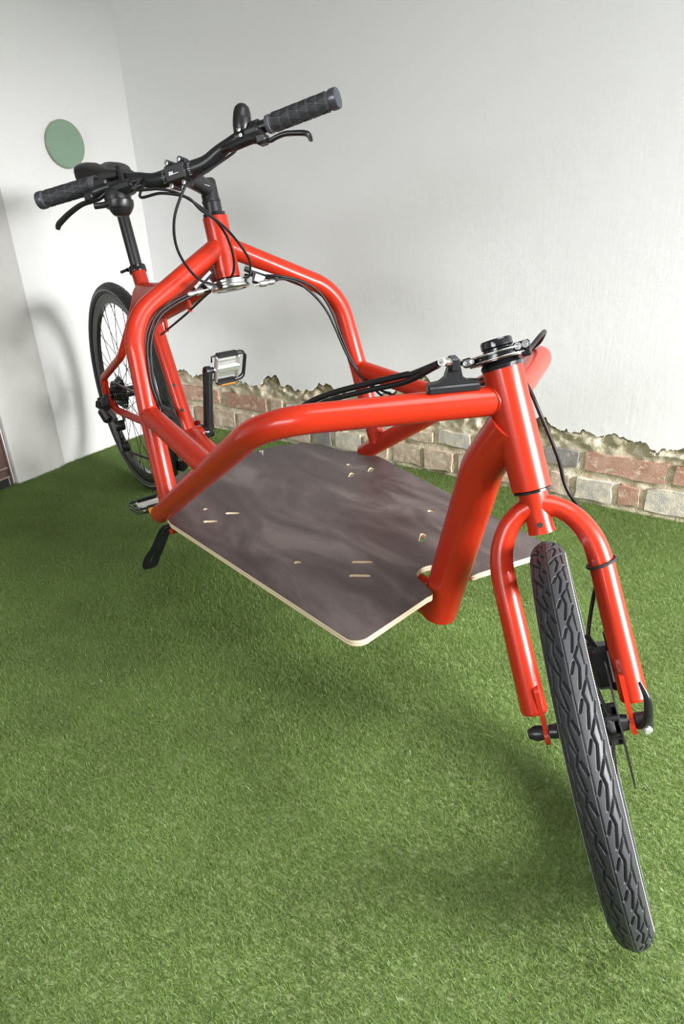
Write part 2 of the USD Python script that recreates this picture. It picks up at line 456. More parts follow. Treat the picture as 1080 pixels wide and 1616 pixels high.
# bricks that the photograph shows, as (x0, x1, z0, z1, colour), then plain courses beyond
SEEN = [(0.008, 0.050, 0.102, 0.165, "p"), (0.060, 0.272, 0.102, 0.168, "r"), (0.300, 0.520, 0.100, 0.163, "r"), (0.538, 0.60, 0.104, 0.168, "p"), (0.612, 0.80, 0.098, 0.160, "g"), (0.815, 1.02, 0.100, 0.158, "p"), (1.035, 1.125, 0.098, 0.158, "p"), (1.138, 1.243, 0.096, 0.136, "p"), (1.256, 1.375, 0.098, 0.153, "g"), (1.39, 1.60, 0.100, 0.158, "p"), (1.615, 1.718, 0.098, 0.158, "d"), (1.732, 1.962, 0.096, 0.160, "r"), (1.977, 2.19, 0.098, 0.160, "r"),
        (0.005, 0.036, 0.006, 0.083, "g"), (0.048, 0.105, 0.010, 0.083, "g"), (0.116, 0.205, 0.006, 0.080, "r"), (0.228, 0.342, 0.008, 0.083, "p"), (0.355, 0.445, 0.012, 0.082, "p"), (0.46, 0.60, 0.008, 0.082, "g"), (0.615, 0.722, 0.008, 0.082, "p"), (0.736, 0.822, 0.016, 0.080, "d"), (0.837, 0.952, 0.012, 0.083, "g"), (0.966, 1.064, 0.008, 0.080, "p"), (1.079, 1.190, 0.006, 0.080, "p"), (1.203, 1.313, 0.004, 0.078, "p"), (1.328, 1.43, 0.008, 0.080, "g"), (1.443, 1.53, 0.008, 0.080, "p"), (1.545, 1.625, 0.008, 0.082, "g"), (1.638, 1.700, 0.006, 0.080, "p"), (1.714, 1.826, 0.006, 0.078, "g"), (1.838, 1.900, 0.008, 0.078, "r"), (1.914, 2.08, 0.006, 0.082, "g")]
x = 2.20
while x < RX - 0.05:
    SEEN.append((x, min(x + 0.21, RX - 0.01), 0.098, 0.160, "rpg"[int(rng.integers(3))]))
    x += 0.225
x = 2.095
while x < RX - 0.05:
    SEEN.append((x, min(x + 0.105, RX - 0.01), 0.006, 0.080, "rpg"[int(rng.integers(3))]))
    x += 0.12
x = 0.02
while x < RX - 0.1:  # upper course, mostly under rubble and plaster
    w = 0.10 if rng.random() < 0.4 else 0.215
    SEEN.append((x, min(x + w, RX - 0.01), 0.176, 0.236, "pgpd"[int(rng.integers(4))] + "u"))
    x += w + 0.014
for (x0, x1, z0, z1, c) in SEEN:
    nu_, nv_ = max(3, int((x1 - x0) / 0.03)), 4
    us = np.r_[0, 0, np.linspace(0, 1, nu_ + 2)[1:-1], 1, 1]
    vs = np.r_[0, 0, np.linspace(0, 1, nv_)[1:-1], 1, 1]
    ch = 0.004
    X = np.r_[x0, x0 + ch, np.linspace(x0, x1, nu_ + 2)[1:-1], x1 - ch, x1]
    Z = np.r_[z0, z0 + ch, np.linspace(z0, z1, nv_)[1:-1], z1 - ch, z1]
    X[0], X[-1] = x0, x1
    bx_, bz_ = np.meshgrid(X, Z, indexing="ij")
    a_, b_ = bx_.shape
    depth = np.full(bx_.shape, 0.0)
    out = -0.002 + rng.uniform(-0.003, 0.003) + (0.010 if c.endswith("u") else 0)
    depth[:] = out
    q = np.stack([bx_ * 60, bz_ * 0 + x0, bz_ * 60], -1)
    depth += 0.004 * (meshkit.fbm(q, 2, 21) - 0.5)
    edge = np.zeros(bx_.shape, bool)
    edge[0, :] = edge[-1, :] = True
    edge[:, 0] = edge[:, -1] = True
    depth[edge] = 0.045
    inner = ~edge
    jx = 0.008 * (meshkit.noise(np.stack([bx_ * 40, bz_ * 40, bx_ * 0 + 3], -1), 31) - 0.5)
    jz = 0.010 * (meshkit.noise(np.stack([bx_ * 25, bz_ * 25, bx_ * 0 + 9], -1), 32) - 0.5)
    vv = np.stack([bx_ + jx, depth, bz_ + jz], -1).reshape(-1, 3)
    ii, jj = np.meshgrid(np.arange(a_ - 1), np.arange(b_ - 1), indexing="ij")
    qq = np.stack([ii * b_ + jj, (ii + 1) * b_ + jj, (ii + 1) * b_ + jj + 1, ii * b_ + jj + 1], -1).reshape(-1, 4)
    obj("brick", (vv, qq), BRICKS[c[0]], WB, smooth=50)

# left wall with a pier whose shade is painted in as pale grey and, at the picture's edge, a brown door
WL = struct("wall_left", block(-0.2, 0.0, FY, 0.2, FLOOR - 0.05, CZ), "white_paint")
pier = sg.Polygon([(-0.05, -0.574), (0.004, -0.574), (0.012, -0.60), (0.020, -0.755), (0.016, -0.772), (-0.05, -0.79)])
obj("pier", extrude(pier, CZ - FLOOR, ((0, 0, FLOOR), (1, 0, 0), (0, 1, 0), (0, 0, 1))), "pier_shade_paint", WL, smooth=20, label="rendered pier with its shade painted in as pale grey")
D1 = struct("door_1", block(-0.03, 0.006, -1.62, -0.792, 0.028, 2.0), "door_brown")
obj("door_frame", [block(-0.04, 0.012, -0.792, -0.786, FLOOR, 2.04), block(-0.04, 0.012, -1.68, -1.62, FLOOR, 2.04), block(-0.04, 0.012, -1.62, -0.792, 2.0, 2.04)], "door_brown", D1, smooth=False)
obj("door_gap_shade", block(-0.02, 0.010, -1.62, -0.80, FLOOR - 0.002, 0.030), "black_matte", D1, smooth=False, label="black block painting the shade in the gap under the door")  # solid black block stands for the shade below the door
obj("weather_bar", [cbox((0.022, 0.80, 0.03), (0.012, -1.205, 0.045), None, 0.006)], "door_brown", D1)
obj("bead", [rod((0.021, -1.60, z), (0.021, -0.80, z), 0.0035, 8) for z in (0.064, 0.031)], "door_bead", D1, label="lighter brown moulded bead")

# right wall with its window, front wall with a glazed opening added for fill light, both behind or beside the camera
WY0, WY1, WZ0, WZ1 = -1.75, -0.12, 0.12, 1.6
struct("wall_right", cat([block(RX, RX + 0.2, WY1, 0.2, FLOOR, CZ), block(RX, RX + 0.2, FY, WY0, FLOOR, CZ), block(RX, RX + 0.2, WY0, WY1, FLOOR, WZ0), block(RX, RX + 0.2, WY0, WY1, WZ1, CZ)]), "wall_grey")


def window(n, o, along, w, z0, z1):
    """window in a wall: o the lower corner, along the direction in the wall"""
    o, along = A(o, float), A(along, float)
    nrm = np.cross(along, [0, 0, 1.0])
    h = z1 - z0

    def bar(s0, s1, t0, t1, d=0.05):
        lo, hi = o + along * s0 + [0, 0, t0] - nrm * d / 2, o + along * s1 + [0, 0, t1] + nrm * d / 2
        a, b = np.minimum(lo, hi), np.maximum(lo, hi)
        return block(a[0], b[0], a[1], b[1], a[2], b[2])
    fr = cat([bar(0, 0.05, 0, h), bar(w - 0.05, w, 0, h), bar(0, w, 0, 0.05), bar(0, w, h - 0.05, h), bar(w / 2 - 0.02, w / 2 + 0.02, 0, h)])
    p = struct(f"window_{n}", fr, "frame_white")
    for k in range(2):
        obj("pane", bar(0.05 + k * (w / 2 - 0.03), w / 2 - 0.02 + k * (w / 2 - 0.03), 0.05, h - 0.05, 0.006), "glass", p, smooth=False)


window(1, (RX + 0.12, WY0, WZ0), (0, 1, 0), WY1 - WY0, WZ0, WZ1)
struct("wall_front", cat([block(0, 0.6, FY - 0.2, FY, FLOOR, CZ), block(2.6, RX, FY - 0.2, FY, FLOOR, CZ), block(0.6, 2.6, FY - 0.2, FY, FLOOR, 0.5), block(0.6, 2.6, FY - 0.2, FY, 2.1, CZ)]), "wall_grey")
window(2, (0.6, FY - 0.12, 0.5), (1, 0, 0), 2.0, 0.5, 2.1)  # made-up glazing in front of the added fill lamp, out of view

struct("window_3", cat([block(2.1, 2.16, -2.5, -0.5, CZ, CZ + 0.10), block(3.64, 3.7, -2.5, -0.5, CZ, CZ + 0.10), block(2.1, 3.7, -2.5, -2.44, CZ, CZ + 0.10), block(2.1, 3.7, -0.56, -0.5, CZ, CZ + 0.10)]), "frame_white")  # made-up skylight frame around the added roof lamp, out of view
obj("pane", block(2.16, 3.64, -2.44, -0.56, CZ + 0.04, CZ + 0.046), "glass", "/World/window_3", smooth=False)

# green ceramic plate on the left wall
plate = thing("wall_plate", "round sage green glazed ceramic plate hung on the white wall", "plate", (0.0, -0.307, 1.051))
obj("plate_face", lathe([(0.0, 0.0115), (0.03, 0.0112), (0.055, 0.0105), (0.066, 0.0125), (0.0705, 0.0120), (0.0715, 0.0095)], (0, 0, 0), (1, 0, 0), 72), "plate_green", plate, smooth=40)
obj("plate_edge", lathe([(0.0715, 0.0095), (0.0728, 0.0105), (0.0735, 0.0075), (0.066, 0.002), (0.04, 0.0006), (0.0, 0.0006)], (0, 0, 0), (1, 0, 0), 72), "plate_rim", plate, smooth=50, label="unglazed tan edge of the plate")

# ------------------------------------------------------------------ artificial turf
def turf():
    p = path_for("/World", "artificial_turf")
    pi = UsdGeom.PointInstancer.Define(stage, p)
    props(pi.GetPrim(), "bright green artificial grass carpet covering the whole floor", "artificial grass", kind="stuff")
    tile, protos = 0.15, []
    rg = np.random.default_rng(42)
    for k in range(5):
        n = 8500
        px, py = rg.uniform(-tile * 0.505, tile * 0.505, (2, n))
        az = rg.uniform(0, 2 * PI, n)
        curl = rg.random(n) < 0.45
        L = np.where(curl, rg.uniform(0.004, 0.008, n), rg.uniform(0.007, 0.0115, n))
        lean = np.where(curl, rg.uniform(0.8, 1.5, n), np.abs(rg.normal(0.70, 0.38, n)))
        w = rg.uniform(0.00028, 0.00055, n)
        bend = rg.uniform(-0.3, 1.2, n)
        swirl = rg.normal(0, 0.7, n)
        d = np.stack([np.cos(az), np.sin(az), 0 * az], -1)
        tw = az + PI / 2 + rg.normal(0, 0.5, n)
        s = np.stack([np.cos(tw), np.sin(tw), 0 * az], -1)
        P = np.stack([px, py, np.zeros(n)], -1)
        rows = []
        ang = lean.copy()
        for q in range(4):
            ww = w * (1.0, 1.0, 0.8, 0.12)[q]
            rows += [P - s * ww[:, None], P + s * ww[:, None]]
            step = (L / 3)[:, None]
            P = P + step * (np.sin(ang)[:, None] * d + np.cos(ang)[:, None] * [0, 0, 1.0])
            ang = ang + bend * 0.6
            az = az + swirl
            d = np.stack([np.cos(az), np.sin(az), 0 * az], -1)
        V_ = np.stack(rows, 1)  # n x 8 x 3
        V_[..., 2] = np.maximum(V_[..., 2], 0.0005)
        F_ = []
        for q in range(3):
            F_ += [[2 * q, 2 * q + 1, 2 * q + 3], [2 * q, 2 * q + 3, 2 * q + 2]]
        F_ = (A(F_)[None] + 8 * np.arange(n)[:, None, None]).reshape(-1, 3)
        usdkit.mesh(stage, f"{p}/grass_patch_{k:03d}", (V_.reshape(-1, 3), F_), M["blade"], smooth=True)
        protos.append(Sdf.Path(f"{p}/grass_patch_{k:03d}"))
    pi.CreatePrototypesRel().SetTargets(protos)
    pos, ori, idx = [], [], []
    for cx in np.arange(0.07, 3.7, tile):
        for cy in np.arange(-0.07, -2.9, -tile):
            pos.append((cx, cy, FLOOR))
            a = rg.integers(4) * PI / 2
            ori.append(Gf.Quath(math.cos(a / 2), 0, 0, math.sin(a / 2)))
            idx.append(int(rg.integers(5)))
    pi.CreatePositionsAttr(Vt.Vec3fArray([Gf.Vec3f(*map(float, q)) for q in pos]))
    pi.CreateOrientationsAttr(Vt.QuathArray(ori))
    pi.CreateProtoIndicesAttr(Vt.IntArray(idx))


turf()

# ------------------------------------------------------------------ the cargo bicycle (bike frame: x forward, y to its left, z up)
BIKE = thing("cargo_bicycle", "orange-red front-loading cargo bicycle with a dark flat platform, standing on green turf", "cargo bicycle", (0.6257, -0.6258, 0.0), -19.87)


class Frame:
    """steered frame: f forward, n left, h up along the steering axis; called with (f, n, h)"""

    def __init__(s, o, f, n, h):
        s.o, s.f, s.n, s.h = A(o), unit(f), unit(n), unit(h)

    def __call__(s, p):
        p = np.atleast_2d(A(p, float))
        q = s.o + p[:, :1] * s.f + p[:, 1:2] * s.n + p[:, 2:3] * s.h
        return q if len(q) > 1 else q[0]

    def R(s):
        return A([s.f, s.n, s.h])


FK = Frame([1.4111, 0, 0.5135], [0.6106, -0.7497, 0.255], [0.6918, 0.6618, 0.2889], [-0.3854, 0, 0.9227])
HB = Frame([0.5847, 0, 0.7225], [0.579, -0.8002, 0.1562], [0.7726, 0.5997, 0.2084], [-0.2605, 0, 0.9655])
R_TUBE = 0.0200
RH_T, RH_B = A([0.552, 0, 0.842]), A([0.5847, 0, 0.7225])
FH_T, FH_B = A([1.347, 0, 0.667]), A([1.4111, 0, 0.5135])


def my(p, s):
    p = A(p, float).copy()
    p[..., 1] *= s
    return p


def head_tube(t, b, r):
    ax = unit(t - b)
    L = np.linalg.norm(t - b)
    return lathe([(0, 0), (r * 0.8, 0), (r * 1.0, 0.0015), (r, 0.003), (r, L - 0.003), (r, L - 0.0015), (r * 0.8, L), (0, L)], b, ax, 40)


def weld(p, d, r, q, e, R_, t=0.0017, n=48):
    """bead along the joint of a tube (point p, direction d towards the joint, radius r) with a tube (point q, axis e, radius R_)"""
    d, e = unit(d), unit(e)
    a = unit(np.cross(d, e))
    b = np.cross(d, a)
    out = []
    for an in np.arange(n) * 2 * PI / n:
        o = A(p, float) + r * (math.cos(an) * a + math.sin(an) * b)
        w = o - q
        w0, d0 = w - e * (w @ e), d - e * (d @ e)
        qa, qb, qc = d0 @ d0, 2 * w0 @ d0, w0 @ w0 - R_ * R_
        disc = max(qb * qb - 4 * qa * qc, 0.0)
        out.append(o + d * ((-qb - math.sqrt(disc)) / (2 * qa)))
    return sweep(A(out), t, 8, closed=True, ref=d)


CL = A([0.0, 0.0, 0.0])
BB = A([0.25, 0, 0.288]) + CL
ST = A([0.05, 0, 0.708]) + CL
frame_mesh = [
    head_tube(RH_T, RH_B, 0.0257), head_tube(FH_T, FH_B, 0.0262),
    sweep(fillet([(1.372, 0, 0.597), (1.322, 0, 0.520), (1.2375, 0, 0.228)], 0.09), 0.0315, 32),  # boom down from the front head tube
    sweep(fillet([BB + [0.01, 0, -0.006], (0.50, -0.004, 0.246), (1.245, 0, 0.243)], 0.3), 0.031, 28),  # main tube under the platform
    sweep([BB, ST], 0.0195, 24),  # seat tube
    sweep([(0.578, 0, 0.752), (0.43, 0, 0.7085), (0.32, 0, 0.672), (0.20, 0, 0.640), (0.085, 0, 0.619)], [0.033, 0.040, 0.042, 0.046, 0.060], 28, ell=(0.72, 1.0)),  # top tube
    lathe([(0, -0.034), (0.0225, -0.034), (0.0225, 0.034), (0, 0.034)], BB, (0, 1, 0), 32),
    sweep([(0.72, -0.262, 0.275), (0.72, 0.262, 0.275)], 0.015, 18), 
    sweep([(1.12, -0.16, 0.275), (1.12, 0.16, 0.275)], 0.012, 14),
]
FRAME = obj("frame", frame_mesh, "red_paint", BIKE, label="glossy orange-red welded tube frame")
JOINT = A([0.692, 0.254, 0.506])
for s in (-1, 1):
    hoop = fillet([(0.566, 0, 0.790), (0.636, 0.241, 0.674), tuple(JOINT), (0.746, 0.262, 0.338)], [0.105, 0.4], 16)
    obj("hoop_tube", [sweep(my(hoop, s), R_TUBE, 28), weld(my((0.636, 0.241, 0.674), s), my((-0.070, -0.241, 0.116), s), 0.0198, RH_B, RH_T - RH_B, 0.0257)], "red_paint", FRAME)
    rail = fillet([(0.688, 0.265, 0.296), (1.193, 0.279, 0.616), (1.362, 0.0, 0.627)], [0.105], 18)
    obj("side_rail", [sweep(my(rail, s), 0.0200, 28), weld(my((1.193, 0.279, 0.616), s), my(A([0.169, -0.279, 0.011]), s), 0.0198, FH_B, FH_T - FH_B, 0.0262)], "red_paint", FRAME)
    obj("strut", [sweep([my(JOINT, s), my((0.99, 0.272, 0.487), s)], 0.0195, 26), weld(my((0.99, 0.272, 0.487), s), my(JOINT, s) - my((0.99, 0.272, 0.487), s), 0.0193, my(JOINT, s), my(A([0.636, 0.241, 0.674]) - JOINT, s), R_TUBE, 0.002)], "red_paint", FRAME)
    st = fillet([(0.068, 0.020, 0.640), (-0.020, 0.063, 0.475), (-0.205, 0.073, 0.378), (-0.210, 0.073, 0.315), (-0.150, 0.070, 0.286), (0.20, 0.045, 0.298)], [0.05, 0.022, 0.022, 0.06], 8)
    obj("rear_stay", [sweep(my(st, s), 0.0112, 16), cbox((0.034, 0.006, 0.050), (-0.200, 0.071 * s, 0.338), None, 0.002)], "red_paint", FRAME)
bosses = []
for t in (0.15, 0.30):
    c = BB + (ST - BB) * t
    bdir = unit(A([0.9, -0.36, 0.29]) - unit(ST - BB) * (A([0.9, -0.36, 0.29]) @ unit(ST - BB)))
    bosses.append(lathe([(0, 0), (0.0045, 0), (0.0045, 0.003), (0.0022, 0.0032), (0.002, 0.001), (0, 0.001)], c + bdir * 0.0188, bdir, 16))
for q in bosses:
    obj("bottle_boss", q, "dark_steel", FRAME)

# bearing rings
ax = unit(RH_T - RH_B)
obj("headset", lathe([(0, 0), (0.0235, 0), (0.0235, 0.006), (0.018, 0.008), (0.0175, 0.028), (0, 0.028)], RH_T, ax, 36), "black_gloss", BIKE, label="black upper headset of the handlebar column")
obj("headset", lathe([(0, 0), (0.024, 0), (0.024, -0.005), (0, -0.005)], RH_B, ax, 36), "black_gloss", BIKE)
axf = unit(FH_T - FH_B)
obj("headset", lathe([(0, -0.002), (0.0265, -0.002), (0.0275, 0.003), (0.0225, 0.010), (0.020, 0.010), (0, 0.010)], FH_T, axf, 36), "black_gloss", BIKE, label="black upper headset of the fork")
obj("headset", lathe([(0, 0), (0.0252, 0), (0.0252, -0.003), (0, -0.003)], FH_B, axf, 36), "black_gloss", BIKE)

# seat post, clamp, saddle
sd = unit(ST - BB)
obj("seat_post", rod(A([0.052, 0, 0.700]) + CL, A([0.0, 0, 0.862]) + CL, 0.0158, 24), "black_satin", BIKE)
SC = ST
obj("seat_clamp", [lathe([(0.0, -0.008), (0.0225, -0.008), (0.0235, -0.006), (0.0235, 0.006), (0.0225, 0.008), (0, 0.008)], SC, sd, 32), rod(SC + A([-0.018, -0.022, 0.0]), SC + A([-0.018, 0.022, 0]), 0.0055, 12), rod(SC + [-0.02, -0.022, 0], SC + [-0.035, -0.034, -0.006], 0.004, 10)], "black_gloss", BIKE)


def saddle():
    n, k = 34, 40
    xs_ = np.linspace(-0.145, 0.135, n)
    rings = []
    for x_ in xs_:
        t = (x_ + 0.145) / 0.28
        half = np.interp(t, [0, 0.05, 0.2, 0.42, 0.65, 0.9, 0.97, 1.0], [0.045, 0.066, 0.078, 0.052, 0.026, 0.020, 0.016, 0.006])
        top = np.interp(t, [0, 0.08, 0.25, 0.5, 0.8, 0.95, 1.0], [0.965, 0.975, 0.972, 0.957, 0.950, 0.940, 0.925])
        th = np.interp(t, [0, 0.1, 0.3, 0.6, 0.85, 1.0], [0.035, 0.058, 0.062, 0.050, 0.056, 0.02])
        an = np.linspace(0, 2 * PI, k, endpoint=False)
        c, s = np.cos(an), np.sin(an)
        yy = half * np.sign(c) * np.abs(c) ** 0.7
        zz = np.where(s > 0, 0.45 * th * s ** 0.8 if False else 0.42 * th * np.abs(s) ** 0.75, -0.58 * th * np.abs(s) ** 0.6)
        groove = -0.010 * np.exp(-(yy / 0.014) ** 2) * (s > 0) * np.interp(t, [0, 0.1, 0.5, 0.8], [1, 1, 0.8, 0])
        rings.append(np.stack([np.full(k, x_), yy, top - 0.42 * th + zz + groove], -1))
    v = np.vstack(rings)
    i, j = np.meshgrid(np.arange(n - 1), np.arange(k), indexing="ij")
    q = np.stack([i * k + j, i * k + (j + 1) % k, (i + 1) * k + (j + 1) % k, (i + 1) * k + j], -1).reshape(-1, 4)
    f = np.vstack([q[:, [0, 1, 2]], q[:, [0, 2, 3]]])
    v = np.vstack([v, rings[0].mean(0), rings[-1].mean(0)])
    j = np.arange(k)
    f = np.vstack([f, np.stack([np.full(k, n * k), (j + 1) % k, j], 1), np.stack([np.full(k, n * k + 1), (n - 1) * k + j, (n - 1) * k + (j + 1) % k], 1)])
    return v + CL, f[:, ::-1]


SAD = obj("saddle", saddle(), "saddle", BIKE, smooth=60, label="black padded saddle")
obj("saddle_rail", [sweep(spline(A([(-0.10, s * 0.035, 0.925), (-0.06, s * 0.022, 0.893), (0.05, s * 0.022, 0.893), (0.10, s * 0.012, 0.915)]) + CL), 0.0036, 10) for s in (-1, 1)], "dark_steel", SAD)
obj("saddle_clamp", [cbox((0.045, 0.050, 0.030), A([-0.005, 0, 0.880]) + CL, None, 0.010)], "black_satin", SAD)

# ------------------------------------------------------------------ wheels


def seg_dist(p, a, b):
    d = b - a
    t = np.clip(((p - a) @ d) / (d @ d), 0, 1)
    return np.linalg.norm(p - (a + t[:, None] * d), axis=1)


def tread_depth(s, t, pitch):
    """depth factor 0..1 of the tread grooves at s (metres along the tread) and t (metres across)"""
    G = [([(0.0, 17.5), (0.40, 9.7), (0.69, 12.6), (1.26, 8.2)], 1.05), ([(0.56, 7.4), (0.86, 2.8)], 1.2), ([(-0.42, 23.2), (-0.10, 18.9), (0.56, 20.0)], 0.95)]
    out = np.zeros(len(s))
    for side in (1, -1):
        tt = t * side * 1000
        u = (s / pitch + (0.0 if side > 0 else 0.5)) % 1.0
        for line, w in G:
            line = A(line) * [pitch * 1000, 1]
            for k in (-1, 0, 1, 2):
                p = np.stack([(u + k - 1) * pitch * 1000, tt], -1)
                for a, b in zip(line[:-1], line[1:]):
                    m_ = (p[:, 0] > min(a[0], b[0]) - 3) & (p[:, 0] < max(a[0], b[0]) + 3) & (np.abs(p[:, 1] - (a[1] + b[1]) / 2) < abs(a[1] - b[1]) / 2 + 3)
                    if not m_.any():
                        continue
                    dd = seg_dist(p[m_], a, b)
                    out[m_] = np.maximum(out[m_], np.clip((w + 0.35 - dd) / 0.7, 0, 1))
    # fine line along the middle
    out = np.maximum(out, 0.45 * np.clip((0.55 - np.abs(t * 1000)) / 0.4, 0, 1))
    return out


def tyre(R, r, pitch, du, depth, fine):
    """tyre about the y axis at the origin; angle 0 points forward and grows downward"""
    n = int(round(2 * PI * R / pitch)) * int(round(pitch / du))
    pitch = 2 * PI * R / round(2 * PI * R / pitch)
    core = np.arange(-0.0255, 0.02551, fine)
    th = np.r_[np.linspace(-2.3, core[0] / r, 12)[:-1], core / r, np.linspace(core[-1] / r, 2.3, 12)[1:]]
    ph = np.arange(n) * 2 * PI / n
    P, T = np.meshgrid(ph, th, indexing="ij")
    g = tread_depth((P * R).ravel(), (T * r).ravel(), pitch).reshape(P.shape)
    rr = r - depth * g - 0.0016 * np.exp(-((np.abs(T * r) - 0.0085) / 0.004) ** 2) * 0.25
    rr = rr + 0.0006 * np.exp(-(T * r / 0.003) ** 2)
    rr = np.where(np.abs(T) > 1.55, rr * (1 - 0.10 * (np.abs(T) - 1.55)), rr)
    rad = (R - r) + rr * np.cos(T)
    v = np.stack([rad * np.cos(P), rr * np.sin(T), -rad * np.sin(P)], -1).reshape(-1, 3)
    m_ = len(th)
    i, j = np.meshgrid(np.arange(n), np.arange(m_ - 1), indexing="ij")
    i2 = (i + 1) % n
    q = np.stack([i * m_ + j, i2 * m_ + j, i2 * m_ + j + 1, i * m_ + j + 1], -1).reshape(-1, 4)
    return v, q[:, ::-1]


def ring(rad, y0, y1, rad2=None, n=160, thick=0.00015):
    """a thin band of a cone between (rad, y0) and (rad2, y1)"""
    an = np.arange(n) * 2 * PI / n
    rad2 = rad if rad2 is None else rad2
    c = np.stack([np.cos(an), 0 * an, -np.sin(an)], -1)
    nrm = unit([y1 - y0, -(rad2 - rad)])
    if (y0 + y1) < 0:
        nrm = -nrm if nrm[1] > 0 else nrm
    elif nrm[1] < 0:
        nrm = -nrm
    prof = [(rad, y0), (rad2, y1), (rad2 + thick * nrm[0], y1 + thick * nrm[1]), (rad + thick * nrm[0], y0 + thick * nrm[1])]
    v = np.vstack([c * a + A([0, b, 0]) for a, b in prof])
    f = []
    i = np.arange(n)
    for k in range(4):
        k2 = (k + 1) % 4
        f.append(np.stack([k * n + i, k * n + (i + 1) % n, k2 * n + (i + 1) % n, k2 * n + i], -1))
    return v, np.vstack(f)


def rim_mesh(ro, ri, w, n=96):
    prof = [(ro, -w), (ro + 0.004, -w), (ro + 0.004, -w + 0.002), (ro - 0.004, -w + 0.003), (ro - 0.006, 0), (ro - 0.004, w - 0.003), (ro + 0.004, w - 0.002), (ro + 0.004, w), (ro, w), (ro - 0.006, w), (ri, w * 0.55), (ri - 0.001, 0), (ri, -w * 0.55), (ro - 0.006, -w), (ro, -w)]
    return lathe([(a, b) for a, b in prof], (0, 0, 0), (0, 1, 0), n)


def spokes(n, rim_r, hub_r, flange, cross, place, parent, nipples=True):
    for k in range(n):
        a = 2 * PI * k / n
        side = 1 if k % 2 else -1
        lead = 1 if (k // 2) % 2 else -1
        b = a + lead * cross * 2 * PI / (n / 2)
        p0 = A([math.cos(b) * hub_r, side * flange, -math.sin(b) * hub_r])
        p1 = A([math.cos(a) * rim_r, side * 0.002, -math.sin(a) * rim_r])
        q = p1 + unit(p0 - p1) * 0.014
        m_ = cat([rod(p0, p1, 0.00095, 6), rod(p1, q, 0.0019, 6)])
        obj("spoke", (place(m_[0]), m_[1]), "spoke", parent, smooth=60)


# front wheel
FC = FK([0.053, 0, -0.318])
WN, WF = FK.n, unit(A([FK.n[1], -FK.n[0], 0]))  # axle, level direction in the wheel's plane
WU = np.cross(WF, WN)


def place_f(v):
    v = A(v, float)
    return FC + v[:, :1] * WF + v[:, 1:2] * WN + v[:, 2:3] * WU


def placed(mesh, fn):
    v, f = mesh if isinstance(mesh, tuple) else (mesh.vertices, mesh.faces)
    return fn(v), f


R1, r1 = 0.2500, 0.0228
FW = obj("front_wheel", placed(rim_mesh(0.2045, 0.186, 0.0135), place_f), "rim", BIKE, smooth=30, label="small black front wheel turned to the right")
obj("tyre", placed(tyre(R1, r1, 0.0393, 0.00098, 0.0028, 0.0008), place_f), "tyre", FW, smooth=True, label="black tyre with a zigzag tread")
th0, th1 = 1.50, 1.62
for s in (1, -1):
    th0, th1 = (1.39, 1.50) if s > 0 else (1.53, 1.63)
    obj("reflective_stripe", placed(ring(R1 - r1 + (r1 + 0.00005) * math.cos(th0), s * (r1 + 0.00005) * math.sin(th0), s * (r1 + 0.00005) * math.sin(th1), R1 - r1 + (r1 + 0.00005) * math.cos(th1)), place_f), "reflective", FW, smooth=30, label="white reflective stripe")
spokes(32, 0.187, 0.023, 0.028, 2, place_f, FW)
hubp = [(0, -0.050), (0.009, -0.050), (0.010, -0.040), (0.016, -0.036), (0.026, -0.031), (0.026, -0.027), (0.015, -0.022), (0.014, 0.018), (0.026, 0.024), (0.026, 0.028), (0.024, 0.033), (0.012, 0.037), (0.010, 0.050), (0, 0.050)]
hub = [lathe(hubp, (0, 0, 0), (0, 1, 0), 32)]
for k in range(6):
    a = 2 * PI * k / 6
    hub.append(rod((0.022 * math.cos(a), 0.020, 0.022 * math.sin(a)), (0.022 * math.cos(a), 0.040, 0.022 * math.sin(a)), 0.005, 10))
obj("hub", placed(cat(hub), place_f), "black_satin", FW, smooth=35)
# disc rotor with slots
rot = sg.Point(0, 0).buffer(0.080, 48).difference(sg.Point(0, 0).buffer(0.064, 48))
for k in range(24):
    a = 2 * PI * k / 24
    rot = rot.difference(sg.Point(0.072 * math.cos(a), 0.072 * math.sin(a)).buffer(0.0035, 6))
arms = [sg.LineString([(0.022 * math.cos(a), 0.022 * math.sin(a)), (0.066 * math.cos(a + 0.5), 0.066 * math.sin(a + 0.5))]).buffer(0.0035) for a in np.arange(6) * PI / 3]
rot = unary_union([rot, sg.Point(0, 0).buffer(0.026, 24).difference(sg.Point(0, 0).buffer(0.012, 24))] + arms)
obj("brake_rotor", placed(extrude(rot, 0.0018, ((0, 0.0385, 0), (1, 0, 0), (0, 0, 1), (0, 1, 0))), place_f), "dark_steel", FW, smooth=False, label="thin steel brake disc")
qr = [rod((0, -0.072, 0), (0, 0.075, 0), 0.0026, 10)]
obj("quick_release", placed(cat(qr + [lathe([(0, -0.078), (0.006, -0.078), (0.0105, -0.068), (0.0095, -0.058), (0.007, -0.056), (0, -0.056)], (0, 0, 0), (0, 1, 0), 20), lathe([(0, 0.056), (0.008, 0.056), (0.011, 0.060), (0.011, 0.078), (0.008, 0.080), (0, 0.080)], (0, 0, 0), (0, 1, 0), 20)]), place_f), "black_satin", FW, smooth=35)
lev = spline([(0.010, 0.070, 0.000), (0.017, 0.073, 0.016), (0.020, 0.076, 0.034), (0.018, 0.077, 0.052), (0.010, 0.073, 0.070)])
obj("quick_release_lever", placed(sweep(lev, np.interp(np.linspace(0, 1, len(lev)), [0, 0.15, 0.6, 1], [0.009, 0.0065, 0.0052, 0.0022]), 14, ell=(1, 0.65)), place_f), "black_gloss", FW, smooth=60)
